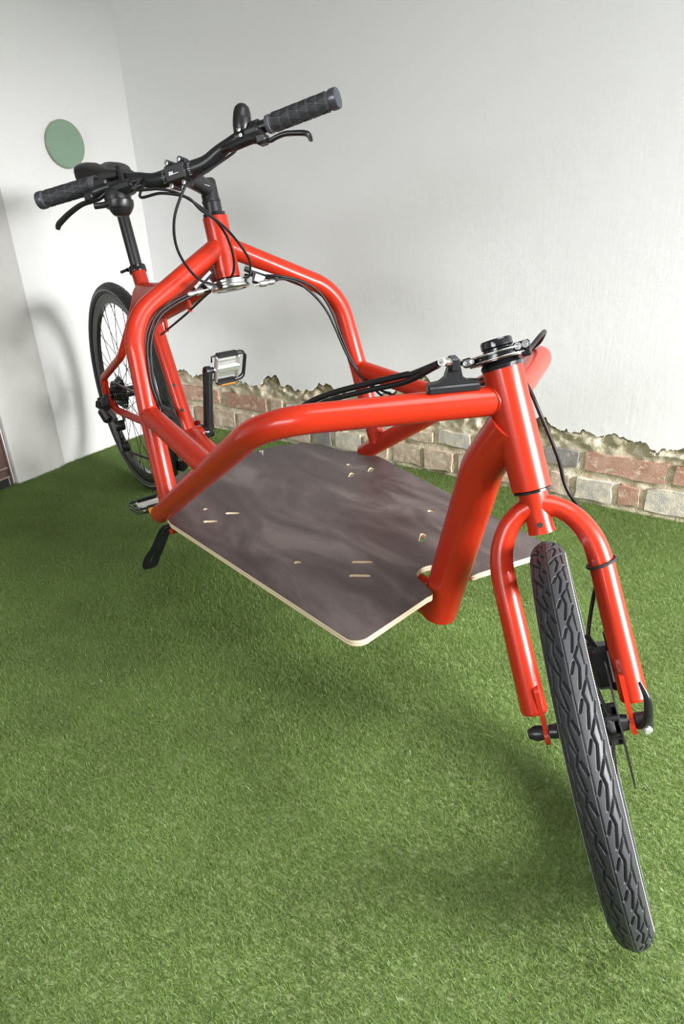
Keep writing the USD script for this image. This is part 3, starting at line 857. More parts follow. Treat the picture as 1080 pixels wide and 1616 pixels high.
obj("quick_release_pivot", placed(lathe([(0, 0), (0.0058, 0), (0.0062, 0.004), (0.004, 0.006), (0, 0.006)], (0.013, 0.070, -0.002), (0.9, 0.1, -0.2), 20), place_f), "alu", FW, smooth=40, label="silver quick-release pivot")

# fork
fork = [lathe([(0, 0.004), (0.0195, 0.004), (0.0195, -0.010), (0.0178, -0.018), (0.0172, -0.030), (0.0176, -0.052), (0.0186, -0.060), (0, -0.060)], FK.o, FK.h, 36)]
LEG = lambda h, s: (-0.012 - 0.177 * h, 0.0643 * s, h)
for s in (-1, 1):
    leg = spline([(0.001, 0.008 * s, -0.0235), (0.001, 0.024 * s, -0.0300), (0.002, 0.0400 * s, -0.0430), (0.003, 0.0530 * s, -0.0630), (0.005, 0.0612 * s, -0.0870), LEG(-0.118, s), LEG(-0.16, s), LEG(-0.21, s), LEG(-0.25, s), LEG(-0.292, s)], 7)
    pts = FK(leg)
    fork.append(sweep(pts, np.interp(np.linspace(0, 1, len(pts)), [0, 0.12, 0.35, 0.55, 1], [0.0150, 0.0134, 0.0150, 0.0166, 0.0180]), 28))
    e = FK(LEG(-0.292, s))
    fork.append(lathe([(0, 0), (0.0180, 0), (0.0165, 0.003), (0, 0.004)], e, unit(FK(LEG(-0.30, s)) - FK(LEG(-0.29, s))), 28))
FORK = obj("fork", fork, "red_paint", BIKE, label="orange-red fork with two curved legs")
for s in (-1, 1):
    dp = sg.LineString([(0.046, -0.262), (0.049, -0.300), (0.053, -0.322)]).buffer(0.008).union(sg.Point(0.053, -0.322).buffer(0.013))
    y0 = 0.0515 if s > 0 else -0.0575
    obj("dropout", extrude(dp, 0.006, (FK([0, y0, 0]), FK.f, FK.h, FK.n))if s > 0 else extrude(dp, 0.006, (FK([0, y0, 0]), FK.f, FK.h, FK.n)), "red_paint", FORK, smooth=30)
obj("crown_hole_shade", lathe([(0, 0), (0.0036, 0), (0.0036, 0.0008), (0, 0.0008)], FK([0.0173, 0.0, -0.047]), FK.f, 18), "black_matte", FORK, label="black disc painting the shade in a small round hole of the fork crown")  # flat black disc stands for the darkness inside the hole
obj("cable_tie", [sweep(FK([(LEG(-0.115, 1)[0] + 0.0186 * math.cos(a), 0.0643 + 0.0186 * math.sin(a), -0.115 + 0.003 * math.sin(a)) for a in np.linspace(0, 2 * PI, 32, endpoint=False)]), 0.0021, 8, closed=True, ref=FK.h)], "black_matte", FORK, label="black cable tie around the left fork leg")
obj("brake_caliper", [cbox((0.030, 0.030, 0.062), FK([-0.006, 0.036, -0.262]), FK.R(), 0.006), cbox((0.020, 0.018, 0.030), FK([-0.004, 0.026, -0.240]), FK.R(), 0.005), rod(FK([0.002, 0.03, -0.228]), FK([0.006, 0.025, -0.212]), 0.004, 10), cbox((0.016, 0.012, 0.078), FK([0.0, 0.0515, -0.250]), FK.R(), 0.004), rod(FK([0.012, 0.046, -0.285]), FK([0.018, 0.046, -0.285]), 0.005, 10)], "black_satin", FORK, label="black front disc brake caliper")

# rear wheel
RC = A([-0.1965, 0.0015, 0.3235])
place_r = lambda v: A(v, float) + RC
R2, r2 = 0.3320, 0.0190
RW = obj("rear_wheel", placed(rim_mesh(0.296, 0.272, 0.0120), place_r), "rim", BIKE, smooth=30, label="large black spoked rear wheel")
obj("tyre", placed(tyre(R2, r2, 0.034, 0.0026, 0.0022, 0.0017), place_r), "tyre_rear", RW, smooth=True)
for s in (-1, 1):
    obj("reflective_stripe", placed(ring(R2 - r2 + (r2 + 0.0003) * math.cos(1.52), s * (r2 + 0.0003) * math.sin(1.52), s * (r2 + 0.0003) * math.sin(1.72), R2 - r2 + (r2 + 0.0003) * math.cos(1.72)), place_r), "reflective_rear", RW, smooth=30, label="grey reflective stripe")
spokes(32, 0.273, 0.026, 0.026, 3, place_r, RW)
obj("hub", placed(lathe([(0, -0.07), (0.010, -0.07), (0.012, -0.03), (0.030, -0.027), (0.030, -0.023), (0.018, -0.018), (0.016, 0.02), (0.028, 0.024), (0.028, 0.028), (0.012, 0.032), (0.010, 0.068), (0, 0.068)], (0, 0, 0), (0, 1, 0), 28), place_r), "black_satin", RW)


def cog(rad, teeth, y, t=0.0022, hole=0.014):
    an = np.linspace(0, 2 * PI, teeth * 4, endpoint=False)
    rr = rad + np.tile([0.0022, 0.0022, -0.0022, -0.0022], teeth)
    pg = sg.Polygon(np.stack([rr * np.cos(an), rr * np.sin(an)], -1), [np.stack([hole * np.cos(np.linspace(0, 2 * PI, 24)), hole * np.sin(np.linspace(0, 2 * PI, 24))], -1)[::-1]])
    return extrude(pg, t, ((0, y, 0), (1, 0, 0), (0, 0, 1), (0, 1, 0)))


obj("cassette", placed(cat([cog(0.022 + 0.0042 * k, 11 + 2 * k, -0.062 + 0.0046 * k) for k in range(8)]), place_r), "dark_steel", RW, smooth=False, label="dark steel cassette of sprockets")

# derailleur on the right
obj("rear_derailleur", [
    cbox((0.030, 0.022, 0.044), (-0.150, -0.098, 0.312), axes((0.6, -0.3, -0.7)), 0.006),
    cbox((0.048, 0.028, 0.030), (-0.155, -0.104, 0.276), axes((0.5, 0.2, -0.8)), 0.007),
    cbox((0.026, 0.020, 0.034), (-0.186, -0.104, 0.300), axes((0.3, 0.1, 0.9)), 0.005),
    cbox((0.075, 0.014, 0.030), (-0.110, -0.092, 0.235), axes((0.55, 0.0, -0.75)), 0.005),
    sweep([(-0.152, -0.09, 0.335), (-0.175, -0.105, 0.310), (-0.165, -0.108, 0.27)], 0.008, 10),
    rod((-0.10, -0.100, 0.250), (-0.10, -0.070, 0.250), 0.016, 16), rod((-0.075, -0.096, 0.190), (-0.075, -0.076, 0.190), 0.016, 16),
    cbox((0.085, 0.003, 0.022), (-0.088, -0.097, 0.215), axes((0.35, 0, -0.9)), 0.001), rod((-0.205, -0.10, 0.318), (-0.19, -0.10, 0.300), 0.006, 10)], "black_satin", BIKE, label="black rear derailleur")

# drivetrain
for s in (-1, 1):
    obj("bottom_bracket_cup", lathe([(0, 0.034), (0.0225, 0.034), (0.024, 0.036), (0.024, 0.046), (0.018, 0.048), (0, 0.048)], BB, (0, s, 0), 30), "black_gloss", BIKE)
CR = unit(A([0.010, 0, 0.164]))
for s in (1, -1):
    end = BB + CR * 0.168 * s
    y0, y1 = (0.056, 0.068)
    side = 1 if s > 0 else -1
    pts = A([BB + [0, side * y0, 0], BB + CR * 0.06 * s + [0, side * (y0 + 0.004), 0], end + [0, side * (y1 + 0.002), 0]])
    arm = sweep(spline(pts, 10), np.interp(np.linspace(0, 1, 21), [0, 0.2, 0.8, 1], [0.0180, 0.0165, 0.0150, 0.0160]), 18, ell=(1, 0.82), ref=(0, 1, 0))
    CA = obj("crank_arm", [arm, lathe([(0, -0.010), (0.016, -0.010), (0.017, -0.008), (0.017, 0.008), (0.015, 0.010), (0, 0.010)], BB + [0, side * y0, 0], (0, 1, 0), 26), lathe([(0, -0.008), (0.0125, -0.008), (0.0135, -0.006), (0.0135, 0.006), (0.0125, 0.008), (0, 0.008)], end + [0, side * (y1 + 0.002), 0], (0, 1, 0), 24)], "black_satin", BIKE, smooth=45, label="black crank arm pointing up" if s > 0 else "black crank arm pointing down")
    obj("crank_bolt", lathe([(0, 0), (0.006, 0), (0.006, 0.004), (0, 0.004)], BB + [0, side * (y0 + 0.0085), 0], (0, side, 0), 14), "alu", CA)
    # pedal: cage on a body
    pc = end + A([0, side * (0.130 if s > 0 else 0.138), 0])
    d = unit([0.36, 0, 0.93]) if s > 0 else unit([0.98, 0, 0.12])   # the cage's long direction
    up = np.cross(d, [0, 1.0, 0])
    Rp = A([d, [0, 1.0, 0], up])

    def pt(a, b, c=0.0):
        return pc + a * d + A([0, b * side, 0]) + c * up
    PE = obj("pedal", [cbox((0.022, 0.074, 0.018), pt(0, 0), Rp, 0.005), cbox((0.080, 0.010, 0.014), pt(0, -0.034), Rp, 0.003), cbox((0.070, 0.008, 0.014), pt(0, 0.030), Rp, 0.003), rod(pt(0, -0.062), pt(0, -0.03), 0.006, 14), cbox((0.014, 0.058, 0.004), pt(0.020, 0, 0.003), Rp, 0.001), cbox((0.014, 0.058, 0.004), pt(-0.020, 0, 0.003), Rp, 0.001)], "alu", BIKE, smooth=30, label="silver pedal with black cage, left side up" if s > 0 else "silver pedal with black cage, right side down")
    cage = []
    for e in (-1, 1):
        cage.append(cbox((0.006, 0.060, 0.022), pt(0.042 * e, -0.004), Rp, 0.0015))
        cage.append(sweep([pt(0.040 * e, -0.030, 0.006), pt(0.036 * e, -0.046, 0.008), pt(0.022 * e, -0.047, 0.004)], 0.0024, 8))
    cage.append(sweep(fillet([pt(0.042, 0.024, 0.006), pt(0.040, 0.052, 0.006), pt(-0.040, 0.052, 0.006), pt(-0.042, 0.024, 0.006)], [0.016, 0.016], 6), 0.0026, 8))
    cage.append(sweep(fillet([pt(0.042, 0.024, -0.006), pt(0.040, 0.050, -0.006), pt(-0.040, 0.050, -0.006), pt(-0.042, 0.024, -0.006)], [0.016, 0.016], 6), 0.0026, 8))
    obj("pedal_cage", cage, "black_satin", PE, smooth=40, label="black toothed pedal cage")
    for e in ((-1,) if s > 0 else (-1, 1)):
        obj("reflector", [cbox((0.006, 0.046, 0.015), pt(0.0480 * e, 0.002, -0.002), Rp, 0.0015)], "orange_reflector", PE, label="orange pedal reflector")
    obj("axle_collar", rod(pt(0, -0.052), pt(0, -0.043), 0.0085, 16), "black_satin", PE)
chain_r = [cog(0.083, 40, -0.050, 0.003, 0.060)]
for k in range(5):
    a = 2 * PI * k / 5 + 0.3
    chain_r.append(rod((0.015 * math.cos(a), -0.048, 0.015 * math.sin(a)), (0.064 * math.cos(a), -0.048, 0.064 * math.sin(a)), 0.006, 10))
obj("chainring", placed(cat(chain_r), lambda v: A(v) + BB), "black_satin", BIKE, smooth=False)
lp = []
tgt = [BB + [0.0, -0.0485, 0.085]] + [BB + [0.085 * math.sin(a), -0.0485, 0.085 * math.cos(a)] for a in np.linspace(0.2, PI - 0.1, 14)] + [A([-0.075, -0.086, 0.176])] + [A([-0.093, -0.085, 0.235]), A([-0.112, -0.062, 0.262])] + [RC + [-0.038 * math.sin(a), -0.05, -0.038 * math.cos(a)] for a in np.linspace(0.3, PI, 8)]
chain = sweep(A(tgt), 0.0042, 8, ell=(0.8, 1.0), closed=True)
obj("chain", chain, "dark_steel", BIKE, smooth=30)

# ------------------------------------------------------------------ platform
half = [(0.505, 0.0), (0.505, 0.105), (0.527, 0.178), (0.575, 0.213), (0.655, 0.228), (0.705, 0.262), (0.746, 0.268), (1.300, 0.219), (1.272, 0.058)]
outl = sg.Polygon(half + [(x_, -y_) for x_, y_ in reversed(half)])
outl = outl.buffer(-0.022, 8).buffer(0.022, 10)
outl = outl.union(sg.Polygon([(0.735, -0.2685), (0.735, 0.2685), (0.80, 0.263), (0.80, -0.263)]).intersection(sg.Polygon([(0.70, -0.2685), (0.70, 0.2685), (1.3, 0.219), (1.3, -0.219)])))
notch = unary_union([sg.Point(1.232, 0).buffer(0.034, 16), sg.Polygon([(1.232, -0.034), (1.4, -0.075), (1.4, 0.075), (1.232, 0.034)])]).buffer(0.010, 8).buffer(-0.010, 8)
outl = outl.difference(notch).buffer(-0.008, 6).buffer(0.008, 6)


def slot(x_, y_, L, w, ang):
    dx, dy = math.cos(ang) * L / 2, math.sin(ang) * L / 2
    return sg.LineString([(x_ - dx, y_ - dy), (x_ + dx, y_ + dy)]).buffer(w / 2, 6)


holes = []
for s in (-1, 1):
    a = s * -0.85
    holes += [sg.Point(0.735, 0.184 * s).buffer(0.0062, 10), sg.Point(1.0455, 0.1575 * s).buffer(0.0066, 10), slot(0.789, 0.151 * s, 0.018, 0.012, a), slot(0.794, 0.203 * s, 0.018, 0.012, a), slot(1.118, 0.070 * s, 0.026, 0.011, a), slot(1.152, 0.101 * s, 0.026, 0.011, a)]
outl = outl.difference(unary_union(holes))
fr0 = lambda z: ((0, 0, z), (1, 0, 0), (0, 1, 0), (0, 0, 1))
BOARD = obj("platform", extrude(outl, 0.0012, fr0(0.2968)), "board", BIKE, smooth=False, label="dark brown film-faced plywood load platform, dusty and scuffed")
obj("plywood_core", extrude(outl, 0.0108, fr0(0.2860)), "ply", BOARD, smooth=30, label="pale layered plywood edge")

# ------------------------------------------------------------------ handlebar
ctrl = A([(0.104, -0.060, 0.190), (0.104, -0.03, 0.190), (0.104, 0.03, 0.190), (0.1042, 0.060, 0.1925), (0.1045, 0.096, 0.2065), (0.0955, 0.144, 0.2215), (0.0935, 0.19, 0.2245), (0.1043, 0.3285, 0.2255)])
hp = A([(0.104, 0.0, 0.190), (0.104, 0.035, 0.1905), (0.1042, 0.062, 0.1935), (0.1035, 0.096, 0.2065), (0.095, 0.144, 0.2215), (0.0935, 0.19, 0.2245), (0.099, 0.26, 0.2250), (0.1043, 0.3285, 0.2255)])
hp2 = np.vstack([hp[:0:-1] * [1, -1, 1], hp])
sp_ = spline(hp2, 8)
lat = np.abs(sp_[:, 1])
bar_r = np.interp(lat, [0, 0.035, 0.11, 0.33], [0.0159, 0.0159, 0.0113, 0.0111])
HBAR = obj("handlebar", sweep(HB(sp_), bar_r, 24), "black_satin", BIKE, smooth=50, label="black riser handlebar")


def along(lat_):
    return A([np.interp(lat_, hp[:, 1], hp[:, 0]), lat_, np.interp(lat_, hp[:, 1], hp[:, 2])])


for s in (-1, 1):
    m_ = A([1, s, 1.0])
    a, b = along(0.196) * m_, along(0.318) * m_
    d = HB(b) - HB(a)
    L = np.linalg.norm(d)
    d = d / L
    e1 = unit(np.cross(d, HB.h))
    e2 = np.cross(d, e1)
    GR = obj("grip", lathe([(0.011, -0.004), (0.0155, -0.004), (0.0160, 0.0), (0.0160, 0.003), (0.0150, 0.004), (0.0150, L - 0.002), (0.0165, L), (0.0165, L + 0.001), (0.011, L + 0.001)], HB(a), d, 36), "grip_rubber", HBAR, smooth=40, label="black patterned rubber grip")
    pads = []
    nr = 8
    for k in range(nr):
        for q in range(6):
            ph0 = 2 * PI * (k + 0.5 * (q % 2)) / nr
            # triangular pads meeting in stars
            for flip in (0, 1):
                c0 = 0.008 + q * (L - 0.012) / 6
                w = (L - 0.012) / 6
                tri = [(c0 + 0.0012, ph0 - 0.30), (c0 + 0.0012, ph0 + 0.30), (c0 + w - 0.0022, ph0)] if flip == 0 else [(c0 + w - 0.0012, ph0 + PI / nr - 0.30), (c0 + w - 0.0012, ph0 + PI / nr + 0.30), (c0 + 0.0022, ph0 + PI / nr)]
                lo = [HB(a) + d * t + 0.0148 * (math.cos(p) * e1 + math.sin(p) * e2) for t, p in tri]
                mid = [(t, p) for t, p in tri]
                ct = np.mean([t for t, p in tri]); cp = np.mean([p for t, p in tri])
                hi = [HB(a) + d * (t * 0.88 + ct * 0.12) + 0.0167 * (math.cos(p * 0.9 + cp * 0.1) * e1 + math.sin(p * 0.9 + cp * 0.1) * e2) for t, p in tri]
                pads.append((A(lo + hi), A([[3, 4, 5], [0, 1, 4], [0, 4, 3], [1, 2, 5], [1, 5, 4], [2, 0, 3], [2, 3, 5]])))
    obj("grip_pattern", pads, "grip_pad", HBAR, smooth=False, kind="stuff")
    obj("lock_ring", lathe([(0.012, L + 0.001), (0.0168, L + 0.001), (0.0175, L + 0.003), (0.0175, L + 0.012), (0.0165, L + 0.0145), (0.012, L + 0.015), (0, L + 0.0152)], HB(a), d, 36), "ring_grey", HBAR, smooth=40, label="dark grey grip lock ring")
    # brake lever: clamp, body, blade
    q0 = along(0.168) * m_
    clampc = HB(q0)
    bx = [lathe([(0.0155, -0.008), (0.0155, 0.008), (0.011, 0.008), (0.011, -0.008), (0.0155, -0.008)], clampc, d, 24)]
    body = A([(0.108, 0.100, 0.205), (0.116, 0.130, 0.203), (0.121, 0.165, 0.203), (0.124, 0.188, 0.200)]) * m_
    bx.append(sweep(HB(spline(body, 6)), [0.0070] * 4 + [0.0095] * 10 + [0.0105] * 5, 16))
    bx.append(cbox((0.022, 0.030, 0.020), HB(A([0.114, 0.168, 0.212]) * m_), HB.R(), 0.004))
    bx.append(cbox((0.024, 0.020, 0.018), HB(A([0.130, 0.190, 0.193]) * m_), HB.R(), 0.004))
    BL = obj("brake_lever", bx, "black_satin", HBAR, smooth=40, label="black hydraulic brake lever")
    bl = A([(0.126, 0.182, 0.200), (0.130, 0.202, 0.188), (0.130, 0.217, 0.1895), (0.130, 0.234, 0.190), (0.130, 0.257, 0.185), (0.130, 0.272, 0.180), (0.131, 0.277, 0.174), (0.132, 0.279, 0.166)]) if s > 0 else A([(0.126, 0.150, 0.196), (0.130, 0.168, 0.187), (0.130, 0.183, 0.1855), (0.130, 0.214, 0.186), (0.130, 0.245, 0.179), (0.130, 0.272, 0.169), (0.130, 0.283, 0.163), (0.131, 0.287, 0.155)]) * m_
    obj("lever_blade", sweep(HB(spline(bl, 6)), np.interp(np.linspace(0, 1, 43), [0, 0.3, 0.75, 0.88, 1], [0.0060, 0.0064, 0.0084, 0.0078, 0.0052] if s < 0 else [0.0060, 0.0062, 0.0072, 0.0062, 0.0042]), 14, ell=(1, 0.7)), "black_gloss", HBAR, smooth=60, label="curved black brake lever blade")
    obj("clamp_bolt", [lathe([(0, 0), (0.0032, 0), (0.0032, 0.0025), (0.0018, 0.0025), (0.0016, 0.001), (0, 0.001)], HB(A([0.1265, 0.150, 0.212]) * m_), HB.f, 14)], "steel", HBAR)

# shifter on the right of the bar
pod = []
for cz, r0, r1_, hh in ((0.186, 0.024, 0.026, 0.018), (0.170, 0.0275, 0.026, 0.014), (0.157, 0.024, 0.016, 0.013)):
    pod.append(lathe([(0, -hh / 2 - 0.003), (r1_ * 0.8, -hh / 2 - 0.002), (r1_, -hh / 2), ((r0 + r1_) / 2 + 0.001, 0), (r0, hh / 2), (r0 * 0.8, hh / 2 + 0.003), (0, hh / 2 + 0.003)], HB([0.112, -0.142, cz]), HB.h + 0.15 * HB.n, 26))
obj("shifter", pod + [cbox((0.034, 0.058, 0.020), HB([0.116, -0.122, 0.194]), HB.R(), 0.006), sweep(HB([(0.126, -0.138, 0.176), (0.138, -0.158, 0.170), (0.142, -0.178, 0.172)]), 0.006, 10), cbox((0.016, 0.046, 0.016), HB([0.106, -0.152, 0.226]), A([HB.f, unit(HB.n - 0.12 * HB.h), HB.h]), 0.004), sweep(HB([(0.106, -0.130, 0.236), (0.117, -0.120, 0.215), (0.120, -0.114, 0.196)]), 0.0055, 10), sweep(HB([(0.122, -0.106, 0.197), (0.122, -0.086, 0.198), (0.122, -0.072, 0.199)]), [0.006, 0.0055, 0.003], 10), sweep(HB([(0.122, -0.106, 0.186), (0.121, -0.088, 0.187), (0.120, -0.070, 0.188)]), [0.006, 0.0055, 0.003], 10)], "black_satin", HBAR, smooth=40, label="black gear shifter with its indicator, under the right side of the bar")
# stem
clampc = HB([0.104, 0, 0.190])
STEM = obj("stem", [lathe([(0, 0.128), (0.0182, 0.128), (0.0182, 0.150), (0.0192, 0.151), (0.0192, 0.155), (0.0176, 0.157), (0.0176, 0.192), (0.015, 0.196), (0, 0.197)], HB.o, HB.h, 32), sweep(HB([(-0.004, 0, 0.178), (0.03, 0, 0.182), (0.092, 0, 0.190)]), [0.0175, 0.0165, 0.0172], 24), lathe([(0.0, -0.023), (0.0198, -0.023), (0.0205, -0.021), (0.0205, 0.021), (0.0198, 0.023), (0, 0.023)], clampc, HB.n, 32)], "black_satin", BIKE, smooth=40, label="black handlebar stem with a four-bolt faceplate")
fp = []
for sn in (-1, 1):
    for sh in (-1, 1):
        c = HB([0.118, 0.0135 * sn, 0.190 + 0.0205 * sh])
        fp.append(rod(c - HB.f * 0.024, c + HB.f * 0.002, 0.0056, 16))
fp.append(cbox((0.010, 0.044, 0.030), HB([0.1205, 0, 0.190]), HB.R(), 0.003))
obj("faceplate", fp, "black_satin", STEM, smooth=30)
bolts = []
for sn in (-1, 1):
    for sh in (-1, 1):
        c = HB([0.1195, 0.0135 * sn, 0.190 + 0.0205 * sh])
        obj("faceplate_bolt", lathe([(0, 0), (0.0040, 0), (0.0040, 0.003), (0.0024, 0.0032), (0.0022, 0.0012), (0, 0.0012)], c, HB.f, 18), "steel", STEM, smooth=30, label="silver hex bolt")
# the faceplate's mark: a row of leaning strokes and a long underline
o_ = HB([0.1258, -0.012, 0.1865])
mk = [sg.Polygon([(0.0022 * k, 0), (0.0022 * k + 0.0015, 0), (0.0022 * k + 0.0035, 0.0065 - 0.0004 * k), (0.0022 * k + 0.0020, 0.0065 - 0.0004 * k)]) for k in range(4)] + [sg.Polygon([(0.0075, 0.0), (0.021, 0.0008), (0.021, 0.0018), (0.0078, 0.0015)])]
obj("stem_mark", [extrude(q, 0.0004, (o_, HB.n, HB.h, HB.f)) for q in mk], "white_print", STEM, smooth=False, label="white printed mark on the faceplate")
st_mark = [extrude(sg.Polygon([(0, 0.003 * k), (0.022, 0.003 * k), (0.022, 0.003 * k + 0.0008), (0, 0.003 * k + 0.0008)]), 0.0004, (HB([0.022, 0.0155, 0.176]), HB.f, HB.h, HB.n)) for k in range(2)]
obj("stem_line", st_mark, "white_print", STEM, smooth=False)
ticks = []
for s in (-1, 1):
    for k in range(7):
        a = -0.7 + k * 0.22
        c = HB([0.104 + 0.0160 * math.cos(a), s * 0.0285, 0.190 + 0.0160 * math.sin(a)])
        nn = HB.f * math.cos(a) + HB.h * math.sin(a)
        ticks.append(cbox((0.0004, 0.004 if k % 3 else 0.0065, 0.0006), c, A([nn, HB.n, np.cross(nn, HB.n)]), 0.0001))
obj("angle_ticks", ticks, "white_print", HBAR, smooth=False, label="tiny white angle marks", kind="stuff")

# bell on the left of the bar
b0 = HB([0.098, 0.1405, 0.222])
bd = unit(HB([0.092, 0.1485, 0.270]) - b0)
obj("bell", [lathe([(0, -0.004), (0.010, -0.004), (0.0155, 0.002), (0.0172, 0.014), (0.0170, 0.024), (0.0164, 0.0242), (0.0164, 0.0250), (0.0168, 0.0252), (0.0158, 0.036), (0.0130, 0.045), (0.008, 0.0500), (0, 0.0515)], b0, bd, 36), lathe([(0.0145, -0.006), (0.0145, 0.006), (0.010, 0.006), (0.010, -0.006), (0.0145, -0.006)], HB(along(0.136)), HB.n, 24)], "black_satin", HBAR, smooth=45, label="small black barrel-shaped bell")
obj("bell_screw", lathe([(0, 0), (0.004, 0), (0.004, 0.003), (0, 0.0035)], b0 + bd * 0.006 + HB.f * 0.0125, HB.f, 14), "steel", HBAR)

# ------------------------------------------------------------------ cable steering


def drum(o, ax_, r, prof):
    return lathe(prof, o, ax_, 56)


D1c = RH_B - ax * 0.004
obj("steering_drum", [lathe([(0, 0), (0.038, 0), (0.0415, -0.0008), (0.0415, -0.004), (0.0395, -0.0045), (0.0385, -0.008), (0.0395, -0.012), (0.0415, -0.0125), (0.0415, -0.016), (0.039, -0.018), (0.034, -0.0185), (0.032, -0.0165), (0.026, -0.0165), (0.024, -0.0185), (0.014, -0.0185), (0.012, -0.0165), (0, -0.0165)], D1c, ax, 64)], "steel", BIKE, smooth=35, label="polished steel steering cable drum under the rear head tube")
F1c = FH_T + axf * 0.008
FD = obj("steering_drum", [lathe([(0, 0), (0.026, 0), (0.0405, 0.001), (0.0405, 0.0045), (0.0375, 0.005), (0.0375, 0.0085), (0.0405, 0.009), (0.0405, 0.0125), (0.030, 0.0135), (0.0195, 0.0135), (0.0195, 0.017), (0.021, 0.019), (0.021, 0.026), (0.0195, 0.0285), (0.012, 0.0292), (0.012, 0.0278), (0, 0.0278)], F1c, axf, 64)], "black_gloss", BIKE, smooth=35, label="black steering cable drum with cap on the front head tube")
lnk = []
FT = Frame(F1c, FK.f, FK.n, FK.h)
for hh in (0.0036, 0.0112):
    an = np.linspace(-1.5, 1.05, 40)
    lnk.append(sweep(FT(np.stack([0.0412 * np.cos(an), 0.0412 * np.sin(an), 0 * an + hh], -1)), 0.0014, 8))
obj("steering_cable", lnk, "steel", FD, smooth=50, label="bright steel steering wire in the drum's grooves")
obj("cable_clamp", [cbox((0.022, 0.021, 0.011), FT([0.022, 0.0300, 0.0105]), FK.R(), 0.002), cbox((0.020, 0.012, 0.010), FT([0.018, 0.034, 0.001]), FK.R(), 0.002)], "black_gloss", FD, smooth=25)
for y_ in (0.0255, 0.0350):
    obj("clamp_screw", [lathe([(0, 0), (0.0046, 0), (0.0046, 0.003), (0.0024, 0.003), (0.002, 0.001), (0, 0.001)], FT([0.033, y_, 0.0108]), FK.f, 18)], "steel", FD, label="silver clamp screw")
obj("end_block", [cbox((0.014, 0.012, 0.012), FT([0.022, -0.0400, 0.0085]), FK.R(), 0.002)], "dark_steel", FD)
for y_ in (-0.0425, -0.0335):
    obj("end_screw", [lathe([(0, 0), (0.0030, 0), (0.0030, 0.003), (0, 0.0035)], FT([0.029 + 0.1 * (y_ + 0.04), y_, 0.0080]), FK.f, 16)], "alu_dull", FD)

# black cable bracket on the right rail
ub = unit([0.169, 0.279, 0.011])     # along the upper rail towards the head tube (right side: y grows)
B0 = A([1.193, -0.279, 0.616])
bs = lambda d_, z_: B0 + ub * d_ + A([0, 0, z_])
sidev = unit(np.cross(ub, [0, 0, 1.0]))
bp = sg.Polygon([(-0.034, 0), (0.034, 0), (0.034, 0.012), (0.018, 0.014), (0.011, 0.019), (0.008, 0.032), (-0.008, 0.032), (-0.012, 0.019), (-0.019, 0.014), (-0.034, 0.012)])
BC = bs(0.251, 0.0185)
BRK = obj("cable_bracket", [extrude(bp, 0.012, (BC - sidev * 0.006, ub, (0, 0, 1), sidev)), cbox((0.068, 0.022, 0.010), BC + A([0, 0, 0.005]), A([ub, sidev, np.cross(ub, sidev)]), 0.002), cbox((0.012, 0.022, 0.017), BC + A([0, 0, 0.036]), A([ub, sidev, np.cross(ub, sidev)]), 0.002)], "black_satin", BIKE, smooth=25, label="black T-shaped cable bracket on the right rail")
tc = BC + A([0, 0, 0.037])
tdir = unit(FT([0.016, -0.046, 0.010]) - tc)
obj("barrel_adjuster", [lathe([(0, -0.030), (0.0030, -0.030), (0.0036, -0.024), (0.0050, -0.020), (0.0054, -0.013), (0.0046, -0.008), (0, -0.008)], tc, tdir, 16), lathe([(0, 0.006), (0.0040, 0.006), (0.0040, 0.020), (0.0025, 0.022), (0, 0.022)], tc, tdir, 14)], "brass_steel", BRK, smooth=35, label="silver barrel adjuster")
obj("steering_wire", rod(tc + tdir * 0.02, FT([0.018, -0.042, 0.010]), 0.0014, 8), "steel", BRK)

# brackets on the hoop
for s, c0, c1, name in ((-1, A([0.628, -0.098, 0.722]), A([0.600, -0.052, 0.742]), "right"), (1, A([0.628, 0.082, 0.722]), A([0.603, 0.036, 0.742]), "left")):
    dirv = unit(c0 - c1)
    low = unit(np.cross(dirv, [1.0, 0, 0.31]) * (1 if s > 0 else -1))
    low = low if low[2] < 0 else -low
    nv = unit(np.cross(dirv, low))
    nv = nv if nv[0] > 0 else -nv
    L = np.linalg.norm(c0 - c1) + 0.012
    pg = sg.Polygon([(-0.005, 0), (L, 0), (L, 0.007), (L * 0.62, 0.009), (L * 0.56, 0.026), (L * 0.26, 0.026), (L * 0.20, 0.009), (-0.005, 0.007)])
    HBK = obj("cable_bracket", [extrude(pg, 0.012, (c1 - nv * 0.004, dirv, low, nv))], "black_satin", BIKE, smooth=25, label=f"cable bracket under the {name} hoop tube")
    for q in (sg.Polygon([(0.004, -0.001), (L - 0.001, -0.001), (L - 0.001, 0.0045), (0.004, 0.0045)]), sg.Polygon([(L * 0.30, 0.0095), (L * 0.60, 0.0095), (L * 0.55, 0.0245), (L * 0.30, 0.0245)])):  # pale strips carry the reflected window light on the black bracket
        obj("bracket_glint", [extrude(q, 0.0012, (c1 + nv * 0.0081, dirv, low, nv))], "alu", HBK, smooth=25, label="bright strip painting the window reflection on the black bracket")
    e = A([0.648, -0.100, 0.713]) if s < 0 else A([0.648, 0.047, 0.713])
    e2 = A([0.650, -0.128, 0.710]) if s < 0 else A([0.650, 0.076, 0.715])
    dd = unit(e2 - e)
    obj("barrel_adjuster", [lathe([(0, -0.022), (0.002, -0.022), (0.002, -0.010), (0.006, -0.009), (0.0065, 0.0), (0.0065, 0.006), (0.0045, 0.007), (0.0045, 0.012), (0.0058, 0.013), (0.0058, 0.022), (0.0035, 0.026), (0, 0.026)], e, dd, 18)], "alu_dull", HBK, smooth=35, label="silver barrel adjuster")

# cables


